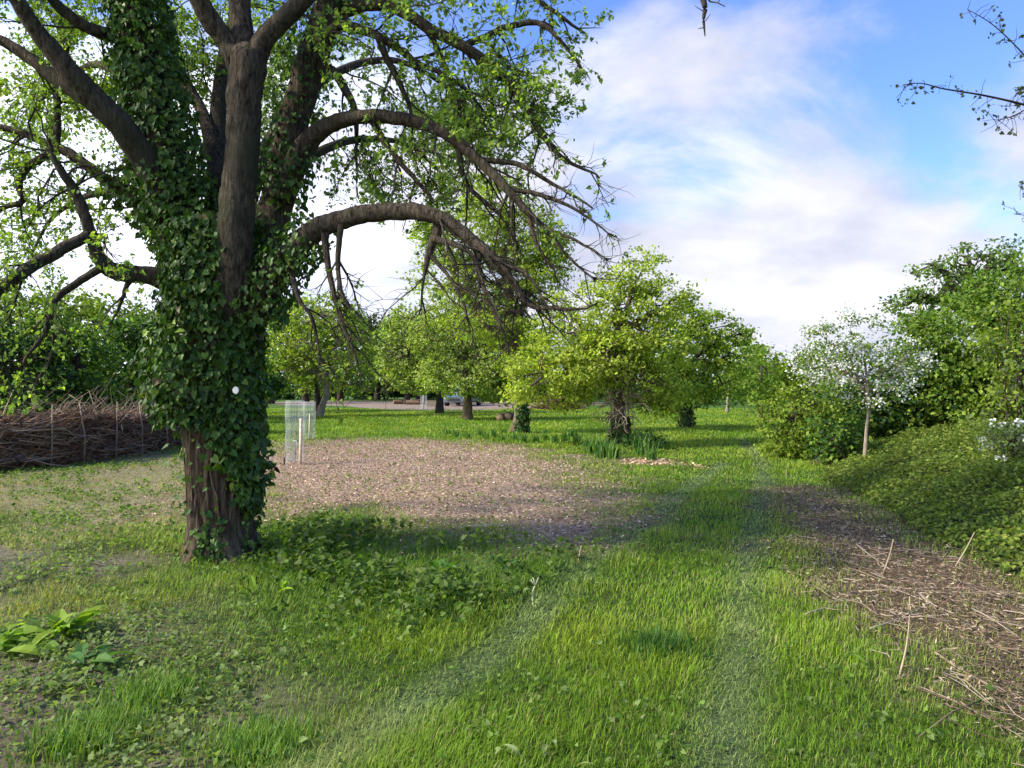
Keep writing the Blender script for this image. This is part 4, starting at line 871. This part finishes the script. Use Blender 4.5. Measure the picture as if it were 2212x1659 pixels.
n = 16000; s = rb.random(n) * cl[-1] * .999; i = np.clip(np.searchsorted(cl, s) - 1, 0, len(DH) - 2); c = DH[i] + (DH[i + 1] - DH[i]) * ((s - cl[i]) / seg[i])[:, None]; t = nrm(DH[i + 1] - DH[i])
z = .84 * rb.random(n); p = np.column_stack([c[:, 0] - t[:, 1] * (.3 + rb.uniform(-.3, .3, n)), c[:, 1] + t[:, 0] * (.3 + rb.uniform(-.3, .3, n)), z + .02])
leaves(bw, p, rb.normal(0, 1, (n, 3)), rb.normal(0, 1, (n, 3)), .08 + .06 * rb.random(n), pal(n, [(.14, .085, .065), (.20, .12, .08), (.08, .055, .042), (.26, .13, .07)], r=rb), 'diamond', .3, .35)
bw.build('brushwood', M_tint, dh)
for k, pxx in enumerate((-330, -190, -60, 98, 175, 235, 300, 352)):
    s = np.interp(pxx, [-420, -200, 0, 180, 300, 380, 450], [cl[0], cl[8], cl[16], cl[24], cl[32], cl[40], cl[-1]]); c, t = dhp(s)
    sm = MB(); x0, y0 = c[0] + t[1] * .06, c[1] - t[0] * .06; hgt = 1.08 + .1 * rb.random(); tube(sm, [(x0, y0, -.1), (x0 + .02, y0, .5), (x0 + rb.normal(0, .04), y0, hgt)], [.016, .014, .011], 6, (.30, .24, .18)); sm.build('stake', M_tint, dh)

# ------------------------------------------------------------------ tree guards
def net_mat():
    m, t = new_mat('guard_mesh'); o = N(t, 'ShaderNodeOutputMaterial'); p = N(t, 'ShaderNodeBsdfPrincipled'); p.inputs['Base Color'].default_value = (.62, .68, .66, 1); p.inputs['Roughness'].default_value = .45
    tr = N(t, 'ShaderNodeBsdfTransparent'); x = N(t, 'ShaderNodeMixShader'); tc = N(t, 'ShaderNodeTexCoord'); n = N(t, 'ShaderNodeTexNoise'); n.inputs['Scale'].default_value = 5
    t.links.new(tc.outputs['Object'], n.inputs['Vector']); r = N(t, 'ShaderNodeMapRange'); r.inputs['From Min'].default_value = .3; r.inputs['From Max'].default_value = .7; r.inputs['To Min'].default_value = .10; r.inputs['To Max'].default_value = .20
    t.links.new(n.outputs[0], r.inputs[0]); t.links.new(r.outputs[0], x.inputs[0]); t.links.new(tr.outputs[0], x.inputs[1]); t.links.new(p.outputs[0], x.inputs[2]); t.links.new(x.outputs[0], o.inputs[0]); return m
M_net = net_mat(); M_stake = plain('weathered_stake', (.62, .50, .36), .8, noise=.3, scale=25); M_dark = plain('dark_wood', (.05, .04, .03), .8)
def bx(mb, c, s, col=(1, 1, 1), rz=0, taper=1.0):
    s = np.array(s) / 2; V = np.array([[a, b, e] for e in (-1, 1) for a, b in ((-1, -1), (1, -1), (1, 1), (-1, 1))], float); V[4:, :2] *= taper; V = V * s
    ca, sa = math.cos(rz), math.sin(rz); V[:, :2] = V[:, :2] @ np.array([[ca, sa], [-sa, ca]]); mb.add(V + np.array(c), [[[3, 2, 1, 0], [4, 5, 6, 7], [0, 1, 5, 4], [1, 2, 6, 5], [2, 3, 7, 6], [3, 0, 4, 7]]], col)
def guard(px0, px1, pbase, ptop, stakes, lab, sap=True):
    d = EYE * FOC / (pbase - CY); k = d / FOC; x0, x1 = (px0 - CX) * k, (px1 - CX) * k; h = EYE - (ptop - CY) * k; cx_ = (x0 + x1) / 2; w_ = (x1 - x0) / 2
    o = empty('tree_guard', (cx_, d, 0), lab, 'tree guard', 'mesh guards round young trees'); mb = MB(); n = 14
    th = np.linspace(0, 2 * math.pi, n, endpoint=False); xx = cx_ + w_ * np.cos(th); yy = d + w_ * np.sin(th)
    rows = 9; V = np.concatenate([np.stack([xx + .015 * np.sin(q * 1.7), yy, np.full(n, .03 + (h - .03) * q / (rows - 1)) + .012 * np.sin(3 * th + q)], 1) for q in range(rows)])
    j = np.arange(n)[None]; i = np.arange(rows - 1)[:, None] * n; mb.add(V, [np.stack([i + j, i + (j + 1) % n, i + n + (j + 1) % n, i + n + j], -1).reshape(-1, 4)]); mb.build('mesh_sleeve', M_net, o)
    wr = MB()
    for q in (0, .25, .5, .75, 1):
        z = .03 + (h - .03) * q; tube(wr, [(cx_ + w_ * 1.01 * math.cos(a), d + w_ * 1.01 * math.sin(a), z) for a in np.linspace(0, 2 * math.pi, 17)], .0016, 4)
    for a in th[::4]: tube(wr, [(cx_ + w_ * 1.01 * math.cos(a), d + w_ * 1.01 * math.sin(a), z) for z in (.02, h)], .0022, 4)
    wr.build('wire', plain('wire_grey', (.45, .47, .46), .5, .4), o)
    for (sx, st, sb, rr, dk) in stakes:
        X0 = (sx - CX) * k; sm = MB(); zt = EYE - (st - CY) * k; tube(sm, [(X0, d - w_ * 1.15, -.08), (X0 + .008, d - w_ * 1.15, zt * .5), (X0 + .012, d - w_ * 1.15, zt)], [rr, rr * .95, rr * .85], 7, rn=.05); sm.build('stake', M_dark if dk else M_stake, o)
    if sap:
        sm = MB(); tube(sm, [(cx_, d, 0), (cx_ + .01, d, .3), (cx_ - .015, d, .55), (cx_, d, .8)], [.009, .008, .006, .003], 5, (.35, .3, .22)); sm.build('sapling_stem', M_tint, o)
        lm = MB(); n = 24; leaves(lm, np.array([cx_, d, .5]) + rng.normal(0, 1, (n, 3)) * [.04, .04, .12], rng.normal(0, 1, (n, 3)), rng.normal(0, 1, (n, 3)) + [0, 0, 1], .05, pal(n, MID), 'heart'); lm.build('sapling_leaves', M_leaf, o)
        tgb = MB(); tube(tgb, [(cx_ - .03, d - .03, .42), (cx_ + .03, d - .03, .44), (cx_ + .04, d - .03, .30)], [.012, .014, .008], 6); tgb.build('white_tie', plain('tie_white', (.8, .8, .76), .5, noise=.03), o)
guard(617, 657, 1001, 866, [(655, 903, 0, .030, 0), (620, 985, 0, .016, 1)], 'nearer mesh tree guard with a taller pale stake on its right')
guard(655, 681, 950, 868, [(672, 893, 0, .022, 0)], 'farther mesh tree guard standing just behind the nearer one', False)
guard(908, 922, 884, 848, [(915, 850, 0, .03, 0)], 'far small mesh tree guard beside the bare track', False)

# ------------------------------------------------------------------ logs
M_cut = plain('cut_wood', (.48, .30, .15), .75, noise=.3, scale=20); M_logb = plain('log_bark', (.14, .085, .05), .9, noise=.5, scale=14)
def log(c, L, r, az, lab, grp=None, ts=0.0):
    o = empty('cut_log', (c[0], c[1], 0), lab, 'log', grp); a = np.array([math.cos(az), math.sin(az), ts]); c3 = np.array([c[0], c[1], r * .93 + (abs(ts) * L * .4)])
    mb = MB(); n = 14; th = np.linspace(0, 2 * math.pi, n, endpoint=False); pts = np.array([c3 - a * L / 2, c3 - a * L / 4, c3, c3 + a * L / 4, c3 + a * L / 2]); tube(mb, pts, [r, r * 1.03, r * .98, r, r * .95], n, rn=.05, cap=False); mb.build('bark', M_logb, o)
    for s_ in (-1, 1):
        e = MB(); tube(e, [c3 + a * (L / 2 - .02) * s_, c3 + a * (L / 2 + .005) * s_], r * .93, n); e.build('cut_end', M_cut, o)
d = EYE * FOC / (908 - CY); k = d / FOC
LG = 'cut logs stacked behind the ivied leaning trunk'
for (a, dz, rr, az, lab) in ((1086, 0, .15, 1.3, 'cut log showing its round end, lowest left of the small stack'), (1098, .2, .17, 1.5, 'cut log with a pale split end in the middle of the small stack'), (1100, .55, .14, .2, 'long cut log lying crosswise at the back of the small stack')):
    log(((a - CX) * k, d + dz), .9, rr, az, lab, LG)
LG2 = 'cut logs round the foot of the far double-stemmed tree'
for a, b, az, lab in ((866, 873, .2, 'pale cut log left of the far double-stemmed tree'), (894, 874, -.1, 'cut log right of the far double-stemmed tree'), (902, 872, .5, 'cut log farthest right of the far double-stemmed tree')):
    q = G(a, b); log(q, 1.1, .17, az, lab, LG2)

# brown brush heap under the lime tree and low palisade
bh = empty('brush_heap', (*G(1205, 884), 0), 'reddish-brown heap of cut brush under the far side of the lime-green tree', 'brush heap'); bm_ = MB(); c = G(1205, 884)
for k in range(700):
    a = rb.uniform(0, 6.28); rr = rb.random() ** .6; p0 = np.array([c[0] + 1.3 * rr * math.cos(a), c[1] + .9 * rr * math.sin(a), .05 + .75 * (1 - rr) * rb.random()]); dd = nrm(rb.normal(0, 1, 3) * [1, 1, .4]); e = p0 + dd * rb.uniform(.3, .9); e[2] = max(e[2], .02)
    tube(bm_, [p0, (p0 + e) / 2 + rb.normal(0, .06, 3), e], [.02, .017, .01], 3, pal(1, [(.16, .08, .05), (.11, .06, .04), (.24, .15, .10)], r=rb)[0])
bm_.build('brushwood', M_tint, bh)
pf = empty('low_palisade', (*G(935, 879), 0), 'low fence of short pale stakes beside the bare track', 'fence')
rl = MB()
for q in range(9):
    c = G(922 + q * 2.6, 880); sm = MB(); bx(sm, (c[0], c[1], .22), (.055, .035, .46 + .05 * (q % 2)), (.34, .27, .19), taper=.8); sm.build('stake', M_tint, pf)
a = G(921, 880); b_ = G(944, 880)
for zc in (.14, .33): bx(rl, ((a[0] + b_[0]) / 2, a[1] + .035, zc), (b_[0] - a[0], .02, .05), (.30, .24, .17))
rl.build('rail', M_tint, pf)

# ------------------------------------------------------------------ parked car (small hatchback seen from its front)
cc_ = G(981, 878); car = empty('parked_car', (cc_[0], cc_[1], 0), 'silver-blue car parked on the bare track behind the tree trunks', 'car')
M_paint = plain('car_paint', (.20, .27, .34), .22, .6, noise=.02, coat=1.0); M_glass = plain('car_glass', (.015, .03, .035), .08, noise=.02); M_tyre = plain('tyre', (.02, .02, .02), .8); M_rim = plain('rim', (.5, .5, .5), .3, .8); M_lamp = plain('headlamp_glass', (.5, .55, .55), .12)
def loft(mb, secs):
    """secs: list of (y, [(x,z)...])"""
    n = len(secs[0][1]); V = [(x, y, z) for y, s in secs for x, z in s]; m = len(secs); i = np.arange(m - 1)[:, None] * n; j = np.arange(n)[None]
    mb.add(V, [np.stack([i + j, i + (j + 1) % n, i + n + (j + 1) % n, i + n + j], -1).reshape(-1, 4), np.arange(n)[::-1][None], (np.arange(n) + (m - 1) * n)[None]], smooth=False)
def sec(w, z0, z1, rr=.10):
    return [(-w + rr, z0), (w - rr, z0), (w, z0 + rr), (w, z1 - rr), (w - rr, z1), (-w + rr, z1), (-w, z1 - rr), (-w, z0 + rr)]
rot = -.25
def place(mb):
    ca, sa = math.cos(rot), math.sin(rot); M = np.array([[ca, sa, 0], [-sa, ca, 0], [0, 0, 1]])
    mb.v = [v @ M + np.array([cc_[0], cc_[1], 0]) for v in mb.v]; return mb
b = MB(); loft(b, [(-.05, sec(.66, .32, .62)), (.06, sec(.78, .25, .70)), (.35, sec(.84, .22, .80)), (1.05, sec(.86, .22, .92)), (2.6, sec(.87, .22, .95)), (3.5, sec(.86, .22, .95)), (3.95, sec(.78, .28, .9))]); place(b).build('body', M_paint, car)
b = MB(); loft(b, [(1.05, sec(.74, .90, .95, .02)), (1.75, sec(.64, .90, 1.42, .05)), (2.2, sec(.62, .90, 1.49, .06)), (3.2, sec(.62, .90, 1.46, .06)), (3.85, sec(.68, .90, .99, .02))]); place(b).build('cabin', M_paint, car)
b = MB(); V = [(-.64, 1.10, .985), (.64, 1.10, .985), (.54, 1.72, 1.40), (-.54, 1.72, 1.40)]; b.add(np.array(V) + [0, -.03, .02], [[[0, 1, 2, 3]]]); place(b).build('windscreen', M_glass, car)
for s_ in (-1, 1):
    b = MB(); V = np.array([(.76, 1.35, .99), (.72, 3.4, .99), (.65, 3.15, 1.38), (.65, 1.85, 1.38)]) * [s_, 1, 1] + [s_ * .012, 0, 0]; b.add(V, [[[0, 1, 2, 3]]]); place(b).build('side_window', M_glass, car)
    b = MB(); bx(b, (s_ * .60, .02, .62), (.26, .10, .14), taper=.8); place(b).build('headlight', M_lamp, car)
    b = MB(); bx(b, (s_ * .92, 1.35, 1.0), (.18, .10, .13), taper=.8); place(b).build('wing_mirror', M_paint, car)
    for yy in (.75, 3.15):
        b = MB(); tube(b, [(s_ * .66, yy, .31), (s_ * .87, yy, .31)], .31, 20); o = place(b).build('wheel', M_tyre, car)
        b = MB(); tube(b, [(s_ * .86, yy, .31), (s_ * .885, yy, .31)], .19, 14); q = place(b).build('rim', M_rim, car); q.parent = o; q.matrix_parent_inverse = Matrix.Identity(4)
b = MB(); bx(b, (0, -.055, .45), (.9, .03, .16), taper=.95); place(b).build('grille', M_tyre, car)

# ------------------------------------------------------------------ plants in the turf
def strap_clump(r, n, h, w=.011, sp=.05):
    mb = MB()
    for k in range(n):
        a = r.uniform(0, 6.28); L = h * r.uniform(.6, 1.1); p0 = np.array([r.normal(0, sp), r.normal(0, sp), -.01]); dd = np.array([math.cos(a), math.sin(a), 0]); s_ = np.array([-dd[1], dd[0], 0]) * w
        ln_ = r.uniform(.1, .5); pts = [p0, p0 + dd * L * ln_ * .25 + [0, 0, L * .55], p0 + dd * L * ln_ + [0, 0, L * .95]]
        V = [pts[0] - s_, pts[0] + s_, pts[1] + s_, pts[1] - s_, pts[2]]; mb.add(V, [[[0, 1, 2, 3]], [[3, 2, 4]]], pal(1, [(.05, .14, .025), (.09, .20, .03), (.14, .24, .05)], r=r)[0])
    return mb
rs = np.random.default_rng(4); protos = [strap_clump(rs, 34, .30).build('strap_leaf_clump', M_grass, loc=(0, 0, 0)) for _ in range(3)]; used = set()
SG = 'strap-leaved clumps between the mulch bed and the ivied trunk'
spots = [(965, 940), (985, 945), (1010, 948), (1035, 942), (1050, 950), (1068, 945), (1085, 952), (1110, 950), (1132, 956), (1155, 955), (1178, 950), (1200, 958), (1222, 955), (1245, 960), (1265, 968), (1275, 980), (1292, 975), (1300, 988), (1315, 978), (1322, 990), (1385, 985), (1398, 980), (1405, 992), (1372, 972), (1390, 968), (1090, 938), (1180, 940), (1235, 945)]
for j, (a, b_) in enumerate(spots):
    pr_ = protos[j % 3]
    if j < 3: o = pr_
    else: o = pr_.copy(); sc.collection.objects.link(o)
    q = G(a, b_); o.location = (q[0], q[1], float(gz(q[0], q[1]))); o.rotation_euler = (0, 0, rs.uniform(0, 6.28)); s_ = rs.uniform(.75, 1.15) * (1.25 if a > 1270 else 1.0); o.scale = (s_, s_, s_)
    lab, gp = (('upright strap-leaved clump in the grass between the mulch bed and the ivied leaning trunk', SG) if a < 1245 else
               ('upright strap-leaved clump at the left foot of the lime-green tree', 'strap-leaved clumps left of the lime-green tree') if a < 1340 else
               ('upright strap-leaved clump among the pale chip spill below the lime-green tree', 'strap-leaved clumps by the chip spill'))
    tag(o, lab, 'plant', gp)

def dock(px, py, n, size, lab, cols, erect=.5, grp='broad-leaved plants in the turf', pc=.035):
    q = G(px, py); r = np.random.default_rng(int(px + py)); z0 = float(gz(*q)); mb = MB(); az = r.uniform(0, 6.28, n)
    C = np.stack([q[0] + r.normal(0, pc, n), q[1] + r.normal(0, pc, n), z0 + .01 + .03 * r.random(n)], 1); T = np.stack([np.cos(az), np.sin(az), r.uniform(erect * .3, erect * 1.6, n)], 1)
    leaves(mb, C, T, np.array([0, 0, 1.]) + r.normal(0, .25, (n, 3)), size * r.uniform(.6, 1.15, n), pal(n, cols, jit=.15, r=r), 'lance', .35, .36)
    o = mb.build('broadleaf_plant', M_leaf, loc=(q[0], q[1], z0)); tag(o, lab, 'plant', grp)
BRT = [(.20, .32, .03), (.26, .38, .04), (.13, .23, .03)]; DK = [(.07, .17, .035), (.10, .21, .04)]
dock(20, 1405, 18, .21, 'bright yellow-green broad-leaved plant at the left edge of the photo', BRT, pc=.05)
dock(72, 1418, 14, .18, 'bright yellow-green broad-leaved plant beside the one at the edge', BRT, .4, pc=.05)
dock(140, 1388, 20, .20, 'bright yellow-green broad-leaved plant with an upright leaf, right of the one at the edge', BRT, .9, pc=.05)
dock(185, 1448, 14, .17, 'darker green broad-leaved plant on bare soil below the bright ones', DK, .35, pc=.04)
dock(610, 1285, 6, .14, 'broad-leaved plant with one pale upright leaf right of the trunk foot', BRT, 1.6)
dock(540, 1290, 6, .12, 'small pale upright-leaved plant just below the trunk foot', BRT, 1.5)
dock(860, 1270, 12, .18, 'dark dock in the weedy patch in the centre left', DK, .9)
dock(950, 1250, 14, .18, 'dark dock farther right in the weedy patch', DK, .9)
dock(760, 1250, 12, .17, 'dark dock nearest the trunk in the weedy patch', DK, .9)
dock(1090, 1230, 12, .16, 'dock at the right end of the weedy patch', DK, .8)
dock(1175, 1640, 5, .08, 'small plant with pale curling leaves at the bottom centre', [(.30, .36, .14)], 1.0, pc=.05)
dock(1855, 1455, 5, .08, 'small light green dock below the brown litter', BRT, 1.0)
for px, py, lab in ((1420, 1400, 'dark tuft of lush long grass in the middle of the ride'), (560, 1620, 'yellowish grass tuft at the bottom left of the turf'), (330, 1500, 'grass tuft among the weeds on the left'), (210, 1590, 'bright grass tuft beside the bare soil')):
    r = np.random.default_rng(px); mb = strap_clump(r, 900, .13, .0024, .11)
    for i_ in range(len(mb.v)): mb.c[i_] = mb.c[i_] * ([.8, .85, .7] if px == 1420 else [1.7, 1.4, 1.0])
    q = G(px, py); o = mb.build('grass_tuft', M_grass, loc=(0, 0, 0)); o.location = (q[0], q[1], float(gz(*q))); tag(o, lab, 'grass tuft', 'longer grass tufts in the ride and turf')

def stalk(p0, p1, r0, lab, fork=0, col=(.42, .38, .22), z0=0, d1=0, cat='dry stalk', mid=None):
    q = G(*p0); d = q[1]; top = P(p1[0], p1[1], d + d1); o_ = MB(); base_ = np.array([q[0], q[1], float(gz(*q)) - .02]); m = (base_ + top) / 2 + (np.array(mid) if mid is not None else rng.normal(0, .012, 3))
    tube(o_, spline(np.array([base_, m, top]), 5), np.linspace(r0, r0 * .55, 11), 6, col)
    for k in range(fork):
        e = top + nrm(rng.normal(0, .7, 3) + [0, 0, 1.2]) * .05; tube(o_, [m * .2 + top * .8, e], [r0 * .6, r0 * .4], 4, col)
    o = o_.build('dry_stalk' if cat == 'dry stalk' else 'fallen_stick', M_tint, loc=base_); tag(o, lab, cat, 'dry stalks and sticks')
stalk((1153, 1312), (1158, 1262), .007, 'pale forked dry stalk standing beside the left wheel mark', 4, (.45, .46, .30))
stalk((1186, 1158), (1184, 1120), .006, 'thin pale stalk at the lower right edge of the mulch bed', 1, (.42, .42, .26))
stalk((1248, 1215), (1256, 1178), .005, 'leaning straw-coloured stalk right of the mulch bed', 0, (.5, .40, .2))
stalk((1270, 1045), (1272, 1020), .006, 'thin stalk at the right tip of the mulch bed', 0, (.42, .36, .2))
stalk((1700, 1030), (1702, 1000), .006, 'thin dry stalk standing by the top end of the brown litter', 0, (.4, .36, .22))
stalk((1940, 1470), (1967, 1310), .006, 'bent upright stick with a pale knee rising from the litter', 2, (.40, .31, .20), cat='stick')
stalk((2005, 1325), (2102, 1178), .005, 'long dark curved twig arching over the brown litter', 0, (.16, .09, .06), cat='stick', mid=(.08, 0, -.04))
stalk((1905, 1240), (1930, 1165), .006, 'short upright twig at the upper part of the litter', 0, (.38, .28, .20), cat='stick')
stalk((2060, 1225), (2105, 1150), .006, 'pale twig slanting up where litter meets brambles', 0, (.40, .31, .22), cat='stick')
def stick(p0, p1, r0, lab, col=(.34, .27, .20)):
    a = G(*p0); b = G(*p1); mb = MB(); z = .03; A_ = np.array([*a, float(gz(*a)) + z]); B_ = np.array([*b, float(gz(*b)) + z]); L = np.linalg.norm(B_ - A_)
    Q = spline(np.array([A_, A_ * .6 + B_ * .4 + rng.normal(0, .02, 3) * L, B_]), 5); tube(mb, Q, np.linspace(r0, r0 * .5, len(Q)), 6, col); tube(mb, [Q[6], Q[6] + nrm(rng.normal(0, 1, 3) * [1, 1, .2]) * L * .25], [r0 * .5, r0 * .25], 5, col)
    o = mb.build('fallen_stick', M_tint, loc=A_); tag(o, lab, 'stick', 'dry stalks and sticks')
stick((1740, 1345), (1830, 1322), .006, 'pale straight stick lying on the grass left of the litter')
stick((1880, 1375), (2010, 1315), .007, 'long grey stick crossing the lower edge of the litter', (.36, .30, .22))
stick((1985, 1290), (2060, 1345), .007, 'thick pale stick in the middle of the litter')
stick((2100, 1330), (2200, 1400), .006, 'pale stick near the right edge of the photo in the litter')
stick((1850, 1180), (1925, 1240), .008, 'slender pale stick in the upper litter')
stick((2070, 1170), (2190, 1230), .008, 'thin brown stick along the bramble edge', (.25, .17, .12))
stick((2020, 1430), (2140, 1500), .007, 'slim brown stick in the grass below the litter', (.3, .22, .15))
stick((1010, 1145), (1095, 1140), .010, 'pale stick lying on the near edge of the mulch bed', (.5, .42, .3))
